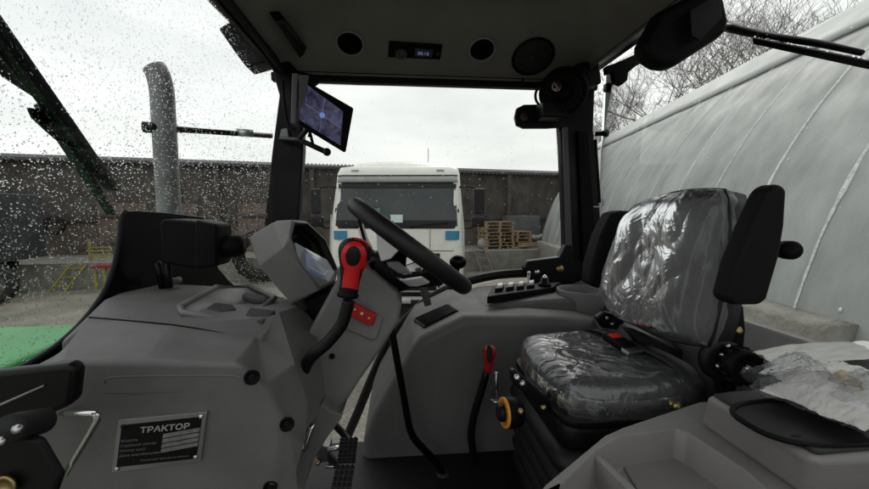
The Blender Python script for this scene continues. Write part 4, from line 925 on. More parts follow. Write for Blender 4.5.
# --- windscreen wiper
wp = empty('windscreen_wiper', WS(127, 212, -.05), 'long dark green and black wiper lying diagonally across the rainy windscreen', 'wiper')
GREENB = mat('dark_green_paint', (.010, .017, .012), .45)
a, b = WS(127, 214, -.03), WS(60, 104, -.03)
dirv = (b-a).normalized(); pr = dirv.cross(V((-1, 0, 0))).normalized()
MB().add(loft([[a.lerp(b, t)+pr*s*wd+V((-o, 0, 0)) for s, o in ((-1, 0), (1, 0), (1, .02), (-1, .02))] for t, wd in ((0, .006), (.3, .008), (.7, .009), (1, .009))])).build('wiper_arm', GREENB, wp, bevel=.002)
q0, q1 = WS(123, 190, -.012), WS(-24, -18, -.012)
bl = MB().add(loft([[q0.lerp(q1, t)+pr*s*.010*k+V((-o, 0, 0)) for s, o in ((-1, 0), (1, 0), (.8, .028), (-.8, .028))] for t, k in ((0, .5), (.03, 1.0), (.4, 1.4), (.8, 1.7), (1, 1.8))])).build('wiper_blade', BLACKM, wp, bevel=.002)
MB().add(prism([WS(x, y, -.040) for x, y in ((6, 36), (22, 46), (36, 68), (52, 88), (60, 100), (28, 78), (20, 66), (8, 52))], (-.008, 0, 0))).add(prism([WS(x, y, -.035) for x, y in ((48, 108), (66, 112), (92, 142), (84, 148), (66, 132), (52, 118))], (-.008, 0, 0))).build('blade_bridge', BLACKM, wp, bevel=.001)
MB().add(prism([WS(x, y, -.034) for x, y in ((66, 126), (76, 128), (110, 172), (103, 174))], (-.006, 0, 0))).build('blade_spring', RUBBER, wp)
def on_wiper(rs):
    t = rs.random(); s = rs.uniform(-1, 1)
    return q0.lerp(q1, t)+pr*s*.014+V((.004, 0, 0)), V((1, 0, 0)), V((0, 0, 1))
drops('raindrops', wp, 40, on_wiper, .0008, .0028, 21)
# rear wiper
rw = empty('rear_wiper', PX(745, 30, XB+.06), 'thin black wiper stretched across the top of the rear window', 'wiper')
MB().add(tube([PX(722, 26, XB+.05), PX(760, 35, XB+.05), PX(815, 43, XB+.045), PX(862, 53, XB+.04)], [.014, .010, .008, .006], 8, 3)).build('wiper_arm', BLACKM, rw)
a, b = PX(756, 41, XB+.035), PX(910, 73, XB+.035)
MB().add(obox((a+b)/2, (b-a)/2, V((.012, 0, 0)), V((0, .003, .0105)))).build('wiper_blade', BLACKM, rw, bevel=.003)
def on_rw(rs): t = rs.random(); return a.lerp(b, t)+V((-.014, 0, .012)), V((-.7, 0, .7)).normalized(), V((0, 1, 0))
drops('raindrops', rw, 60, on_rw, .001, .003, 22)

# --- steering wheel
A_, B_ = P(354, 204, 1.0), P(464, 286, 1.0)
wc = (A_+B_)/2; e1 = (B_-A_).normalized(); e2 = wc-CAM; e2 = (e2-e1*e2.dot(e1)).normalized().lerp(V((0, 1, 0)), .25); e2 = (e2-e1*e2.dot(e1)).normalized(); rad_ = (B_-A_).length/2-.006; wn_ = e1.cross(e2).normalized(); wn_ = wn_ if wn_.z > 0 else -wn_
st = empty('steering_wheel', wc, 'black steering wheel with silver trimmed spokes and a spinner knob, seen edge on', 'steering wheel')
MB().add(tube([wc+(e1*math.cos(t)+e2*math.sin(t))*rad_ for t in [2*math.pi*i/72 for i in range(72)]], .0215, 18, closed=True)).build('rim', mat('wheel_rim_rubber', .008, .45, bump=.5, bscale=500, rvar=.1), st)
hub = wc-wn_*.085
MB().add(lathe([(.05, -.03), (.066, -.01), (.07, .012), (.06, .024), (0, .028)], hub, wn_, 28)).build('hub', BLACK, st)
for ang in (0, 2.1, -2.1):
    d0 = -e1*math.cos(ang)+e2*math.sin(ang); sd_ = wn_.cross(d0).normalized()
    sp_ = loft([[hub+d0*t+wn_*h+sd_*s*wd+wn_*k for s, k in ((-1, 0), (1, 0), (1, .010), (-1, .010))] for t, h, wd in ((.045, .0, .030), (.09, .012, .028), (.14, .050, .022), (rad_, .083, .016))])
    spk = MB().add(sp_).build('spoke', BLACK, st, bevel=.004)
    tr_ = loft([[hub+d0*t+wn_*h+sd_*s*wd+wn_*k for s, k in ((-1, -.006), (1, -.006), (1, .013), (-1, .013))] for t, h, wd in ((.075, .008, .020), (.10, .02, .020), (.135, .046, .016))])
    MB().add(tr_).build('spoke_trim', SILVER, spk, bevel=.003)
# silver inserts facing the driver's door
MB().add(slab([(376, 228), (386, 232), (402, 247), (391, 259), (381, 262), (377, 248)], .93, .945)).build('spoke_insert', SILVER, st, bevel=.004)
MB().add(slab([(386, 262), (399, 262), (416, 278), (402, 282), (391, 276)], .93, .96)).build('spoke_insert', mat('spoke_grey', .16, .35), st, bevel=.004)
MB().add(slab([(368, 262), (380, 259), (402, 246), (410, 249), (398, 272), (392, 283), (404, 287), (440, 284), (446, 279), (444, 276), (410, 276), (402, 266), (386, 281), (372, 272)], .95, .99)).build('hub_frame', BLACK, st, bevel=.006)
kn = P(458, 262, 1.03)
MB().add(ball(kn, .024, 18, 12, (1, 1, .82))).add(tube([kn, kn+V((-.012, 0, -.045))], .010, 10)).build('spinner_knob', GLOSS, st)
ts = MB().add(tube([P(428, 305, 1.08), P(424, 290, 1.08), P(418, 268, 1.08)], [.011, .012, .009], 10, 2)).build('column_stalk', mat('stalk_grey', .10, .35), bevel=0)
props(ts, 'short grey stalk sticking up right of the steering column below the wheel rim', 'control stalk')

# --- shuttle lever with red and black grip
lv = empty('shuttle_lever', P(310, 350, .80), 'black shuttle lever with a large red and black grip left of the steering column', 'lever')
MB().add(tube([P(x, y, Y) for x, y, Y in ((349, 300, .80), (346, 312, .80), (341, 326, .80), (327, 343, .80), (312, 356, .80), (305, 368, .83), (301, 384, .90))], .013, 12, 5)).build('stem', BLACKM, lv)
k0, k1 = P(348.5, 291, .80), P(356.5, 238, .80); kd = (k1-k0).normalized(); kl = (k1-k0).length
kx = kd.cross(V((0, 1, 0))).normalized(); kx = kx if kx.x > 0 else -kx
KR = [(-.02, .2, 0), (0, .62, 0), (.10, .66, 0), (.28, .72, 0), (.45, .86, .02), (.60, 1.05, .05), (.74, 1.16, .06), (.86, 1.08, .05), (.95, .78, .05), (.995, .35, .04), (1.005, .06, .03)]
rings = []
for t, r, off in KR:
    c = k0+kd*kl*t+kx*off*.03; rings.append([c+kx*math.cos(a)*r*.030+V((0, 1, 0))*math.sin(a)*r*.027 for a in [2*math.pi*i/120 for i in range(120)]])
fine = []
for i in range(len(rings)-1):
    for s in range(14): fine.append([cr([rings[max(i-1, 0)][j], rings[i][j], rings[i+1][j], rings[min(i+2, len(rings)-1)][j]], 14)[14+s] for j in range(120)])
fine.append(rings[-1])
kb = MB().add(loft(fine))
REDG = mat('grip_red', (.60, .012, .016), .33, coat=.2, bump=.15, bscale=500); BLKG = mat('grip_black', .007, .5, bump=.3, bscale=700, spec=.2)
def grip_zone(p):            # which inlay a spot of the grip belongs to, in the grip's own axes
    q = p-k0; t = q.dot(kd)/kl; x = q.dot(kx)/.030; front_ = q.y < .012
    if t < .03: return 0
    oval = ((x-.06)/.52)**2+((t-.69)/.185)**2
    if front_ and oval < 1: return 0
    ring_ = ((x-.08)/.86)**2+((t-.67)/.285)**2
    if front_ and ring_ < 1: return 1
    if front_ and t < .60 and -.45 < x < .62: return 1
    if t > .88 and x > -.1 and q.y > -.015: return 1
    if x > .75 and .30 < t < .62: return 1
    return 0
for i, f in enumerate(kb.f): kb.m[i] = grip_zone(sum((kb.v[j] for j in f), V())/len(f))
g_ = kb.build('grip', [BLKG, REDG], lv)
MB().add(lathe([(.022, 0), (.023, .006), (.019, .010), (.021, .016), (.018, .022)], k0-kd*.012, kd, 20)).build('collar', BLACK, lv)

# --- floor levers
def boot(c, r, h, parent, ax=(0, 0, 1)):
    pr_ = []; n = 5
    for i in range(n):
        t = i/n; R_ = r*(1-.5*t); pr_ += [(R_*1.08, h*t), (R_*1.08, h*(t+.10)), (R_*.82, h*(t+.16))]
    MB().add(lathe(pr_+[(.012, h)], c, ax, 20)).build('rubber_boot', mat('boot_rubber', .03, .5), parent)
l1 = empty('range_lever', P(441, 486, 1.16), 'long thin cranked black lever rising from the floor beside the pedals', 'lever')
MB().add(tube([P(443, 474, 1.16), P(437, 463, 1.16), P(418, 443, 1.15), P(411, 432, 1.15), P(407, 415, 1.15), P(397, 360, 1.14), P(393, 338, 1.14), P(389, 316, 1.15)], .0115, 10, 3)).build('rod', GLOSS, l1)
boot(P(443, 492, 1.16), .036, .07, l1)
l2 = empty('gear_lever', P(470, 488, 1.20), 'black floor lever with a small red knob standing before the seat', 'lever')
MB().add(tube([P(472, 470, 1.2), P(473, 452, 1.2), P(471, 436, 1.2), P(474, 415, 1.19), P(481, 392, 1.18), P(487, 370, 1.17)], .0125, 10, 3)).build('rod', BLACKM, l2)
MB().add(lathe([(.012, -.005), (.013, .008), (.015, .03), (.021, .055), (.022, .070), (.016, .082), (0, .085)], P(487.5, 371, 1.165), P(491, 343, 1.165)-P(487.5, 371, 1.165), 20)).build('knob', [mat('knob_red', (.33, .01, .014), .3)], l2)
MB().add(slab([(487.5, 346), (489, 344), (492.5, 348), (493, 358), (490, 364), (487, 360)], 1.138, 1.146)).build('knob_inlay', mat('knob_black', .012, .4), l2, bevel=.003)
boot(P(470, 490, 1.2), .036, .07, l2)
l3 = MB().add(tube([P(497, 397, 1.2), P(496.5, 384, 1.2), P(496, 371, 1.2)], [.004, .006, .006], 8)).add(lathe([(.022, 0), (.022, .004), (.01, .006)], P(496, 399, 1.2), (0, -.2, 1), 16)).build('threaded_rod', STEEL)
props(l3, 'short bright steel adjuster rod just right of the red knobbed floor lever', 'adjuster rod')

# --- pedals
def pedal(q, Y0, Y1, label):
    p = [P(x, y, Y) for (x, y), Y in zip(q, (Y1, Y1, Y0, Y0))]
    n = (p[1]-p[0]).cross(p[3]-p[0]).normalized(); n = n if n.dot(CAM-p[0]) > 0 else -n
    t = empty('foot_pedal', p[3], label, 'pedal')
    MB().add(prism(p, n*-.012)).build('pedal_plate', mat('pedal_steel', .06, .45, .3), t, bevel=.003)
    hl = MB()
    for i in range(4):
        for j in range(6):
            u, v = (i+.5)/4, (j+.5)/6; c = p[0].lerp(p[1], u).lerp(p[3].lerp(p[2], u), v)
            hl.add(lathe([(.0062, 0), (.0062, .004), (.0046, .004), (.0046, .0005), (0, .0005)], c, n, 10))
    hl.build('grip_holes', mat('hole_black', .006, .6), t)
    c = (p[0]+p[1]+p[2]+p[3])/4-n*.012
    MB().add(tube([c, c-n*.05+V((0, .05, .02)), c-n*.06+V((-.12, .12, .12))], .012, 8, 3)).build('pedal_arm', BLACKM, t)
pedal([(340, 438), (358, 437), (355, 462), (337, 462)], 1.08, 1.14, 'perforated grey steel pedal, the farther of the two below the column')
pedal([(336, 464), (355, 464), (349, 500), (328, 500)], .98, 1.07, 'perforated grey steel pedal, the nearer of the two at the bottom edge')
bs = empty('pedal_bracket', P(325, 458, 1.15), 'small steel bracket with bolts and rods beside the foot pedals', 'bracket')
MB().add(slab([(315, 452), (322, 446), (330, 448), (328, 462), (318, 464)], 1.12, 1.17)).build('bracket_block', mat('bracket_steel', .10, .4, .5), bs, bevel=.005)
MB().add(tube([P(328, 450, 1.12), P(340, 447, 1.12)], .007, 8)).add(tube([P(326, 466, 1.12), P(340, 466, 1.12)], .007, 8)).build('link_rod', STEEL, bs)
MB().add(lathe([(.008, 0), (.008, .006), (0, .007)], P(318, 462, 1.115), (0, -1, .3), 10)).build('bolt', mat('copper_bolt', (.6, .35, .25), .3, 1.), bs)

# --- grab rod at the lower left
gr_ = MB().add(tube([P(x, y, Y) for x, y, Y in ((62, 413, .655), (82, 413, .62), (95, 413.5, .61), (97.5, 418, .61), (92, 430, .615), (66, 473, .64))], .0052, 10, 3)).build('grab_handle', CHROME)
props(gr_, 'bent chromed rod handle on the dashboard side left of the name plate', 'handle')

# --- name plate
pl = empty('name_plate', P(160, 470, .66), 'black metal name plate reading ТРАКТОР with a silver border and rivets', 'name plate')
c4 = [P(118, 420, YD(420, .009)), P(207, 412, YD(412, .009)), P(200.5, 461.5, YD(461.5, .009)), P(111.5, 472.5, YD(472.5, .009))]
pn_ = (c4[1]-c4[0]).cross(c4[3]-c4[0]).normalized(); pn_ = pn_ if pn_.y < 0 else -pn_
def PLT(u, v, h=0): return c4[0].lerp(c4[1], u).lerp(c4[3].lerp(c4[2], u), v)+pn_*h
MB().add(prism([PLT(0, 0), PLT(1, 0), PLT(1, 1), PLT(0, 1)], pn_*-.008)).build('plate_border', mat('plate_aluminium', .40, .35, .8, var=.1, vscale=20), pl, bevel=.0006)
MB().add(([PLT(.05, .10, .0006), PLT(.95, .08, .0006), PLT(.95, .92, .0006), PLT(.05, .90, .0006)], [[0, 1, 2, 3]]), smooth=False).build('plate_face', mat('plate_black', .006, .5, spec=.15), pl)
pu_ = (c4[1]-c4[0]).normalized(); pv_ = (c4[0]-c4[3]).normalized()
INK = mat('plate_print', .42, .45); INKD = mat('plate_print_dim', .17, .5)
def ptext(s, size, u, v, mt, sq=1., bold=0.):
    MB().add(text_mesh(s, size, PLT(u, v, .0010), pu_, pv_, .0002, sq, bold=bold), smooth=False).build('lettering', mt, pl, recalc=False)
ptext('ТРАКТОР', .0172, .265, .275, INK, 1.02, .0003)
for i, s in enumerate(('Модель', 'Серійний номер', 'Номер шасі', 'Дата виробництва')): ptext(s, .0076, .065, .415+i*.095, INKD, 1.0)
ptext('Основні дані трактора на табличці', .0052, .31, .83, INKD, .95)
for i in range(4):
    v0 = .285+i*.097; MB().add(([PLT(.535, v0+.055, .001), PLT(.945, v0-.0, .001), PLT(.945, v0+.078, .001), PLT(.53, v0+.135, .001)], [[0, 1, 2, 3]]), smooth=False).build('data_field', mat('plate_field', .33, .4, .6, var=.25, vscale=90), pl)
for u, v, mt in ((.06, .93, STEEL), (.94, .07, CHROME), (.94, .88, STEEL), (.07, .13, BLACKM)):
    MB().add(lathe([(.0042, 0), (.0040, .0012), (.0025, .0024), (0, .0028)], PLT(u, v, .0006), pn_, 14)).build('rivet', mt, pl)

# --- driver's seat
seat = empty('driver_seat', (.58, .97, zz(-.85)), 'black vinyl driver seat still wrapped in clear plastic film, with raised armrests', 'seat')
CX, CY, HX, HY, ZC = .545, .975, .190, .205, -.398
def cushion(u, v, grow=0., z0=ZC, crown=.022, wr=0., side=0):
    a, b = 2*u-1, 2*v-1
    # square to rounded rectangle
    x, y = a*math.sqrt(1-b*b*.32), b*math.sqrt(1-a*a*.32)
    e = max(abs(a), abs(b)); rr = max(0, (e-.72)/.28)
    drop = .034*(1-math.sqrt(max(0, 1-rr*rr)))
    z = z0+crown*(1-.6*a*a)*(1-.5*b*b)-drop-.008*math.exp(-((b*1.6)**2+(a*1.3)**2))
    p = V((CX+x*(HX+grow), CY+y*(HY+grow), zz(z+grow)))
    if wr:
        n = noise.noise(V((p.x*9+y*2, p.y*16, 1.3)))*.5+abs(noise.noise(V((p.x*22, p.y*30+p.x*12, 4.1))))*.7
        p.z += wr*n
    return p
top = grid(lambda u, v: cushion(u, v), 40, 40)
def rim_loop(n, fn): return [fn(i/n, 0) for i in range(n)]+[fn(1, i/n) for i in range(n)]+[fn(1-i/n, 1) for i in range(n)]+[fn(0, 1-i/n) for i in range(n)]
edge = rim_loop(40, lambda u, v: cushion(u, v))
low1 = [V((CX+(p.x-CX)*1.015, CY+(p.y-CY)*1.012, p.z-.022)) for p in edge]; low2 = [V((CX+(p.x-CX)*.97, CY+(p.y-CY)*.97, p.z-.048)) for p in edge]
SEATV = mat('seat_vinyl', .020, .45, bump=.5, bscale=350, bdist=.0006, rvar=.08)
cu = MB().add(top).add(loft([edge, low1, low2], cap=True)).build('seat_cushion', SEATV, seat, merge=True)
MB().add(tube([V((p.x, p.y, p.z-.001)) for p in low1[::4]], .0042, 6, closed=True)).build('piping', LEATHER, cu)
fg = grid(lambda u, v: cushion(u, v, .003, wr=.007), 110, 110)
fedge = rim_loop(110, lambda u, v: cushion(u, v, .003, wr=.007))
skirt = [[V((CX+(p.x-CX)*k+.002*noise.noise(p*40), CY+(p.y-CY)*k+.002*noise.noise(p*37), p.z-d+.003*noise.noise(p*25))) for p in fedge] for k, d in ((1, 0), (1.018, .010), (1.020, .024), (1.0, .046))]
fl = MB().add(fg).add(loft(skirt, cap=False)).build('plastic_cover', FILMC, cu, merge=True, recalc=False)
# backrest
LE = [(634.5, 207), (625, 226), (618, 250), (610, 275), (607, 296), (617, 313), (628, 319)]; RE = [(722, 191), (729, 208), (730, 240), (727, 270), (722, 300), (714, 330), (706, 344)]
def bp_plane(x, y):       # backrest plane leans to the rear
    return PL(x, y, V((.68, 1, zz(-.30))), V((1, 0, -.14)).normalized())
LEp = cr([bp_plane(*p) for p in LE], 6); REp = cr([bp_plane(*p) for p in RE], 6)
bn_ = V((-1, 0, .14)).normalized()
def backr(u, v, grow=0., wr=0.):
    k = v*(len(LEp)-1); i = min(int(k), len(LEp)-2); t = k-i
    a, b = LEp[i].lerp(LEp[i+1], t), REp[i].lerp(REp[i+1], t)
    e1_, e2_ = abs(2*u-1), abs(2*v-1)
    p = a.lerp(b, u); mid = (a+b)/2; p += V((0, 0, 1))*(.018*(1-(2*u-1)**2))*(1 if v < .5 else -1)*max(0, e2_-.5)*2
    bul = .050*(1-e1_**4)*(1-e2_**5)+.012*math.cos(e1_*3.1)*(1-e2_**2)*-1
    p += bn_*(bul+grow)
    if wr:
        n = abs(noise.noise(V((u*5+v*2, v*3.2-u*1.2, 2.2))))*1.0+abs(noise.noise(V((u*12-v*5, v*5.5, 7.7))))*.55+.35*noise.noise(V((u*4, v*3, 5)))
        p += bn_*wr*(n-.25)
    return p
bg_ = grid(lambda u, v: backr(u, v), 40, 40)
be = rim_loop(40, lambda u, v: backr(u, v)); be2 = [p-bn_*.035+(p-sum(be, V())/len(be))*.012 for p in be]; be3 = [p-bn_*.06 for p in be]
bk_ = MB().add(bg_).add(loft([be, be2, be3])).build('backrest', SEATV, seat, merge=True)
MB().add(tube([p-bn_*.006+(p-sum(be, V())/len(be))*.012 for p in be[::4]], .0045, 6, closed=True)).build('piping', LEATHER, bk_)
fe = rim_loop(120, lambda u, v: backr(u, v, .009, .0075))
cen = sum(fe, V())/len(fe)
skf = [[p-bn_*d+(p-cen)*k+V((noise.noise(p*30), noise.noise(p*33), noise.noise(p*35)))*.003 for p in fe] for k, d in ((0, 0), (.015, .012), (.015, .03), (.0, .05))]
MB().add(grid(lambda u, v: backr(u, v, .009, .0075), 120, 120)).add(loft(skf, cap=False)).build('plastic_cover', FILM, bk_, merge=True, recalc=False)
MB().add(slab([(720, 196), (735, 191), (748, 200), (752, 240), (745, 290), (728, 345), (712, 350), (728, 300), (738, 240)], .80, .86)).build('back_shell', BLACK, seat, bevel=.02, seg=3)
# armrests folded up
ar1 = MB().add(slab([(768, 194), (774, 186), (780, 184), (786, 184), (789, 191), (787, 225), (782, 256), (769, 300), (763, 306), (738, 306), (730, 303), (729, 296), (738, 262), (752, 228)], .64, .685)).build('armrest', mat('armrest_foam', .0055, .65, spec=.15, bump=.7, bscale=420, bdist=.0006), seat, bevel=.022, seg=5)
ar2 = MB().add(slab([(612, 213), (622, 210.5), (633, 211), (636, 216), (628, 240), (617, 275), (611, 286), (598, 289), (590, 284), (592, 265), (601, 235)], 1.22, 1.29)).build('armrest', ar1.data.materials[0], seat, bevel=.02, seg=4)
MB().add(ball(P(603, 276, 1.215), .006, 8, 6)).add(ball(P(607, 268, 1.215), .005, 8, 6)).build('rivet', STEEL, ar2)
# recliner
rc = MB().add(lathe([(.047, 0), (.047, .014), (.043, .018), (.030, .018)], P(724, 361, .76)+V((0, .01, 0)), (-.25, -1, .12), 30)).build('recliner_disc', BLACKM, seat)
kc = P(735, 363.5, .745); ka = V((-.22, -1, .15)).normalized(); tk_, uk, wk = frame(ka)
m = MB().add(lathe([(.036, -.02), (.038, .03), (.034, .040), (.022, .042), (.020, .038), (0, .038)], kc, ka, 36))
for k in range(14): a = 2*math.pi*k/14; dd = uk*math.cos(a)+wk*math.sin(a); m.add(tube([kc+dd*.0372-ka*.015, kc+dd*.0385+ka*.030], .0042, 6))
m.build('recliner_knob', BLACK, seat)
MB().add(lathe([(.005, .038), (.005, .042), (0, .043)], kc, ka, 12)).build('knob_screw', CHROME, rc)
for x, y in ((722, 355), (728, 346), (718, 366)): MB().add(ball(P(x, y, .745), .0055, 8, 6)).build('bolt', STEEL, rc)
hg = MB().add(slab([(726, 308), (744, 306), (746, 330), (742, 372), (735, 396), (722, 398), (716, 372), (724, 340)], .77, .79)).build('hinge_plate', BLACKM, seat, bevel=.004)
MB().add(lathe([(.011, 0), (.011, .006), (.007, .010), (0, .011)], P(736.5, 330.5, .768), (-.1, -1, .1), 6)).build('bolt', BRASS, hg)
MB().add(slab([(597, 318), (606, 312), (620, 316), (626, 322), (618, 330), (604, 329)], 1.14, 1.17)).build('hinge_plate', BLACKM, seat, bevel=.006)
MB().add(ball(P(607, 318, 1.135), .006, 8, 6)).add(ball(P(612, 324, 1.135), .006, 8, 6)).build('bolt', STEEL, seat)
MB().add(slab([(628, 330), (640, 332), (720, 366), (720, 376), (700, 372), (640, 344)], .98, 1.02)).build('seat_joint_trim', mat('knit_trim', .015, .7, bump=1., bscale=160, bdist=.004), seat, bevel=.006)
# belt and buckle
SB = mat('belt_webbing', .018, .6, bump=.6, bscale=500, bdist=.001)
def strip(pts, wv_, th, res=6):
    p = cr(pts, res); rr = []
    for i, c in enumerate(p):
        t = (p[min(i+1, len(p)-1)]-p[max(i-1, 0)]).normalized(); w_ = (V(wv_)-t*t.dot(V(wv_))).normalized(); n = t.cross(w_)
        rr.append([c-w_*.024-n*th, c+w_*.024-n*th, c+w_*.024+n*th, c-w_*.024+n*th])
    return loft(rr)
LIFT = V((0, 0, .014))
belt_old = [V((.665, 1.16, zz(-.425))), V((.655, 1.10, zz(-.395))), V((.650, 1.03, zz(-.383))), V((.645, .95, zz(-.381))), V((.645, .86, zz(-.386))), V((.650, .80, zz(-.402))), V((.655, .772, zz(-.43))), V((.66, .765, zz(-.50)))]
belt = [cushion(.70+.22*(1-v), v)+V((0, 0, .015)) for v in (.98, .85, .7, .55, .4, .25, .1, .02)]
belt += [belt[-1]+V((.004, -.016, -.022)), belt[-1]+V((.006, -.020, -.075))]
blt = MB().add(strip(belt, (1, .0, 0), .0015)).build('seat_belt', SB, seat)
bc = P(619, 339, 1.0); bu = (P(634, 349, .95)-P(606, 331, 1.05)).normalized(); bw = bu.cross(V((0, 0, 1))).normalized(); bn2 = bw.cross(bu); bn2 = bn2 if bn2.z > 0 else -bn2
bc = V((bc.x, bc.y, zz(-.365)))
bc = PZ(619, 342, -.362)
bkl = MB().add(obox(bc, bu*.040, bw*.024, bn2*.010)).build('buckle', BLACK, blt, bevel=.005)
MB().add(obox(bc-bu*.006+bn2*.009-bu*.012, bu*.012, bw*.016, bn2*.0035)).build('release_button', mat('button_red', (.70, .02, .015), .35), blt, bevel=.002)
MB().add(obox(bc+bu*.047, bu*.013, bw*.027, bn2*.006)).build('buckle_tongue', STEEL, blt, bevel=.003)
# base: cushion pan, brackets, bellows, lower frame
MB().add(loft([rrect(CX-HX*.98, CX+HX, CY-HY*.98, CY+HY*.98, .06, z) for z in (-.468, -.485)])).build('seat_pan', BLACKM, seat, bevel=.004)
def srect(k, z, dx=0): return rrect(CX-HX*k+dx, CX+HX*k+.03, CY-HY*k, CY+HY*k, .045, z)
MB().add(loft([srect(.93, -.486), srect(.95, -.50), srect(.95, -.535), srect(.92, -.545)])).build('upper_frame', BLACKM, seat)
rg = [srect(.90, -.545)]; z = -.55
for k_ in (1.03, 1.02, 1.0, .99, .98): rg += [srect(k_-.035, z-.004), srect(k_, z-.018), srect(k_, z-.030), srect(k_-.04, z-.046), srect(k_-.065, z-.052)]; z -= .056
rg.append(srect(.95, -.855))
MB().add(loft(rg)).build('suspension_bellows', mat('bellows_rubber', .012, .5, bump=.15, bscale=300), seat)
bt = MB().add(slab([(511, 371), (515, 370), (577, 422), (578, 432), (572, 433), (512, 382)], .86, .88)).build('slide_bracket', BLACKM, seat, bevel=.004)
for x, y, mt in ((517, 377, CHROME), (522.5, 383, STEEL), (543.5, 407, BRASS), (557.5, 421.5, CHROME), (521, 411, BRASS)):
    MB().add(lathe([(.008, 0), (.008, .005), (.005, .008), (0, .009)], P(x, y, .852), (-.5, -1, .2), 6)).build('bolt', mt, bt)
MB().add(lathe([(.011, 0), (.011, .006), (.006, .010), (0, .011)], P(676.5, 406, .768), (-.1, -1, .1), 6)).build('bolt', BRASS, seat)
dl = empty('weight_dial', P(506, 412, .88), 'round black dial with an orange scale ring on the front of the seat base', 'dial')
ca = V((-1, -.12, .05)).normalized(); c = P(512, 412, .90)
MB().add(lathe([(.034, -.02), (.038, 0), (.038, .018), (.034, .022)], c, ca, 32)).build('dial_body', BLACK, dl)
MB().add(lathe([(.037, .012), (.037, .0235), (.035, .0245), (.0225, .0245), (.022, .02)], c, ca, 40, cap=False)).build('scale_ring', ORANGE, dl)
MB().add(lathe([(.0215, .015), (.021, .034), (.016, .038), (0, .038)], c, ca, 24)).build('dial_knob', BLACKM, dl)
t_, u_, w_ = frame(ca); m = MB()
for k in range(16):
    a = 2*math.pi*k/16; dd = u_*math.cos(a)+w_*math.sin(a); m.add(obox(c+dd*.029+ca*.0248, dd*(.004 if k % 2 else .0025), (w_*math.cos(a)-u_*math.sin(a))*.0007, ca*.0004), smooth=False)
m.build('scale_marks', mat('scale_ink', .03, .5), dl)

# --- left-hand console with storage tray, in the foreground
con = empty('side_console', (.45, .5, zz(-.85)), 'grey moulded side console with a storage tray in the lower right foreground', 'console')
ZT = -.41
def cz(x, y, z=ZT): return PZ(x, y, z)
outer = [cz(535, 497), cz(545, 484), cz(604, 435.5), cz(622, 427.5), cz(700, 401.5), cz(760, 400), V((1.0, .75, zz(ZT))), V((1.0, .16, zz(ZT))), V((.16, .16, zz(ZT)))]
o2 = cz(540, 488)
inner_ = [cz(556, 489), cz(596, 449), cz(620, 435.5), cz(676, 428.5), cz(687, 432), cz(745, 470), cz(800, 520), cz(800, 620), cz(520, 620)]
DEP = .055
def inset(poly_, k, dz):
    c = sum(poly_, V())/len(poly_); return [p.lerp(c, k)+V((0, 0, dz)) for p in poly_]
no, ni = len(outer), len(inner_)
bm_ = MB()
# rim strip between outer and inner outline (same count)
rimf = loft([outer, inner_], cap=False); bm_.add(rimf)
fl_ = inset(inner_, .10, -DEP); bm_.add(loft([inner_, fl_], cap=False)); bm_.add((fl_, [list(range(ni))]))
bm_.add(loft([outer, [p+V((0, 0, -.44)) for p in outer]], cap=False))
cb = bm_.build('console_body', PLASTW, con, merge=True, bevel=.010, seg=3, ang=25)
dv0, dv1 = cz(597, 455, ZT-.008), cz(636, 492, ZT-.008)
dd = (dv1-dv0).normalized(); dp = dd.cross(V((0, 0, 1))).normalized()
MB().add(loft([[p+dp*s*wd+V((0, 0, h)) for s, wd, h in ((-1, .010, -DEP), (-1, .0065, 0), (1, .0065, 0), (1, .010, -DEP))] for p in (dv0-dd*.004, dv1+dd*.15)])).build('tray_divider', PLASTW, con, bevel=.003)
fp_ = [cz(621, 462, ZT-DEP+.004), cz(666, 454, ZT-DEP+.004), cz(674, 456.5, ZT-DEP+.004), cz(735, 497, ZT-DEP+.004), cz(735, 560, ZT-DEP+.004), cz(680, 560, ZT-DEP+.004)]
MB().add(prism(fp_, (0, 0, -.004))).build('tray_pad', mat('tray_liner', (.225, .213, .205), .65, bump=.7, bscale=420), con, bevel=.002)
# raised block with black insert
bt0 = [V((.552, .650, zz(-.330))), V((.556, .470, zz(-.330))), V((1.0, .470, zz(-.330))), V((1.0, .66, zz(-.330)))]
bt1 = [V((.527, .672, zz(-.412))), V((.527, .440, zz(-.412))), V((1.0, .430, zz(-.412))), V((1.0, .67, zz(-.412)))]
bt0[0] = PZ(704.5, 394, -.33); bt0[1] = PZ(814, 460, -.33); bt0[2] = PZ(900, 455, -.33); bt0[3] = V((1.05, bt0[0].y+.02, zz(-.33)))
bt1[0] = PZ(698.5, 424, ZT-.002); bt1[1] = PZ(806, 500, ZT-.002)
raised = MB().add(loft([bt1, bt0])).build('raised_block', PLASTW, con, bevel=.014, seg=4)
ins = [PZ(713, 396.5, -.329), PZ(812, 453.5, -.329), PZ(820, 455.5, -.329), PZ(905, 448, -.329), V((1.03, bt0[0].y+.0, zz(-.329))), PZ(730, 394, -.329)]
ib = MB().add(prism(ins, (0, 0, .006))).build('black_insert', mat('insert_black', .020, .5, bump=.35, bscale=500), con, bevel=.003)
oc = (PZ(830, 418, -.32)); 
ol = [V((oc.x+.14*(abs(math.cos(a))**.6)*(1 if math.cos(a) > 0 else -1), oc.y+.062*(abs(math.sin(a))**.7)*(1 if math.sin(a) > 0 else -1), zz(-.3225))) for a in [2*math.pi*i/40 for i in range(40)]]
MB().add(tube(ol, .0045, 8, closed=True)).build('recess_rim', BLACK, ib)
MB().add((ol, [list(range(40))]), smooth=False).build('recess_floor', mat('recess_black', .008, .6), ib)
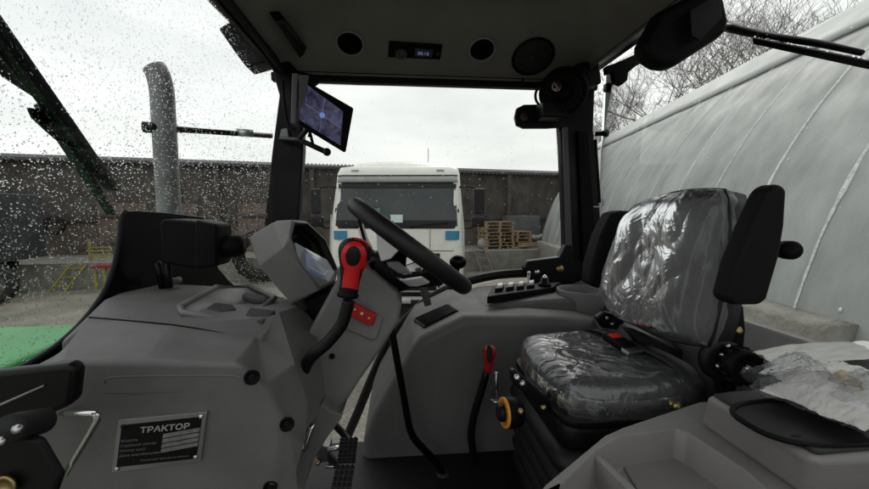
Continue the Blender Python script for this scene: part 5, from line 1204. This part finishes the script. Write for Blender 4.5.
for k in range(3): MB().add(obox(PZ(796+k*11, 436+k*5, -.3225), V((.006, 0, 0)), V((0, .0015, 0)), V((0, 0, .0008)))).build('insert_mark', BLACKM, ib)

# --- bag of leaflets lying on the console
PAPER = mat('creased_paper', (.72, .70, .64), .7, col2=(.86, .84, .80), vscale=14, bump=.35, bscale=40, bdist=.004)
PAPERC = mat('cream_card', (.62, .52, .36), .7, var=.1)
bag = empty('plastic_bag', PZ(815, 410, -.32), 'crumpled clear plastic bag of papers lying on the console by the seat', 'bag')
bo = PZ(818, 398, -.305); bX, bY = V((1, .12, 0)).normalized(), V((-.12, 1, 0)).normalized()
def sheet(cx, cy, z, lx, ly, rot, amp, seed, tilt=(0, 0)):
    ca_, sa_ = math.cos(rot), math.sin(rot)
    def fn(u, v):
        a, b = (u-.5)*lx, (v-.5)*ly; x, y = a*ca_-b*sa_, a*sa_+b*ca_
        h = amp*(abs(noise.noise(V((u*3+seed, v*4, seed))))*1.2+.5*abs(noise.noise(V((u*8, v*7+seed, seed*2))))) + tilt[0]*a + tilt[1]*b
        return bo+bX*(x+cx)+bY*(y+cy)+V((0, 0, z+h))
    return grid(fn, 40, 30)
def film(seed, cx, cy, lx, ly, rot, hm, wr_=1.):
    ca_, sa_ = math.cos(rot), math.sin(rot)
    def fn(u, v):
        a, b = 2*u-1, 2*v-1; e = max(abs(a), abs(b)); wob = 1+.16*noise.noise(V((a*1.7+seed, b*1.7, seed)))
        x, y = a*lx/2*wob, b*ly/2*wob; x, y = x*ca_-y*sa_, x*sa_+y*ca_
        q = V((a*1.6+b*.5+seed, b*1.9-a*.4, seed*1.3))
        h = hm*(1-e**4)*(.75+.5*noise.noise(q*.8))+wr_*(.012*abs(noise.noise(q*2.2))+.007*abs(noise.noise(q*4.7))+.003*abs(noise.noise(q*9)))
        return bo+bX*(cx+x)+bY*(cy+y)+V((0, 0, max(h, .001)+.002))
    return grid(fn, 90, 60)
MB().add(film(21, .035, -.004, .20, .125, .2, .022, .4)).build('paper', PAPER, bag, solid=.001, recalc=False)
MB().add(film(27, .085, .040, .18, .075, -.15, .034, .6)).build('paper', PAPER, bag, solid=.001, recalc=False)
MB().add(film(33, .075, .010, .10, .05, .5, .036, .3)).build('card', PAPERC, bag, solid=.001, recalc=False)
MB().add(film(3, .036, -.012, .235, .165, .12, .040, .7)).build('bag_film', BAGFILM, bag, recalc=False)
MB().add(film(9, -.008, .030, .11, .10, -.3, .052, .8)).build('bag_film', BAGFILM, bag, recalc=False)
MB().add(film(14, .06, -.035, .15, .09, .4, .044, .7)).build('bag_film', BAGFILM, bag, recalc=False)
fp2 = grid(lambda u, v: bo+bX*(.05+.30*u)+bY*(.085+.06*v-.02*u)+V((0, 0, .006+.015*v+.012*abs(noise.noise(V((u*5, v*5, 3))))+.012*math.sin(u*3))), 30, 12)
MB().add(fp2).build('paper_sheet', mat('white_sheet', (.74, .73, .69), .65, bump=.4, bscale=30, bdist=.01), bag, solid=.001, recalc=False)
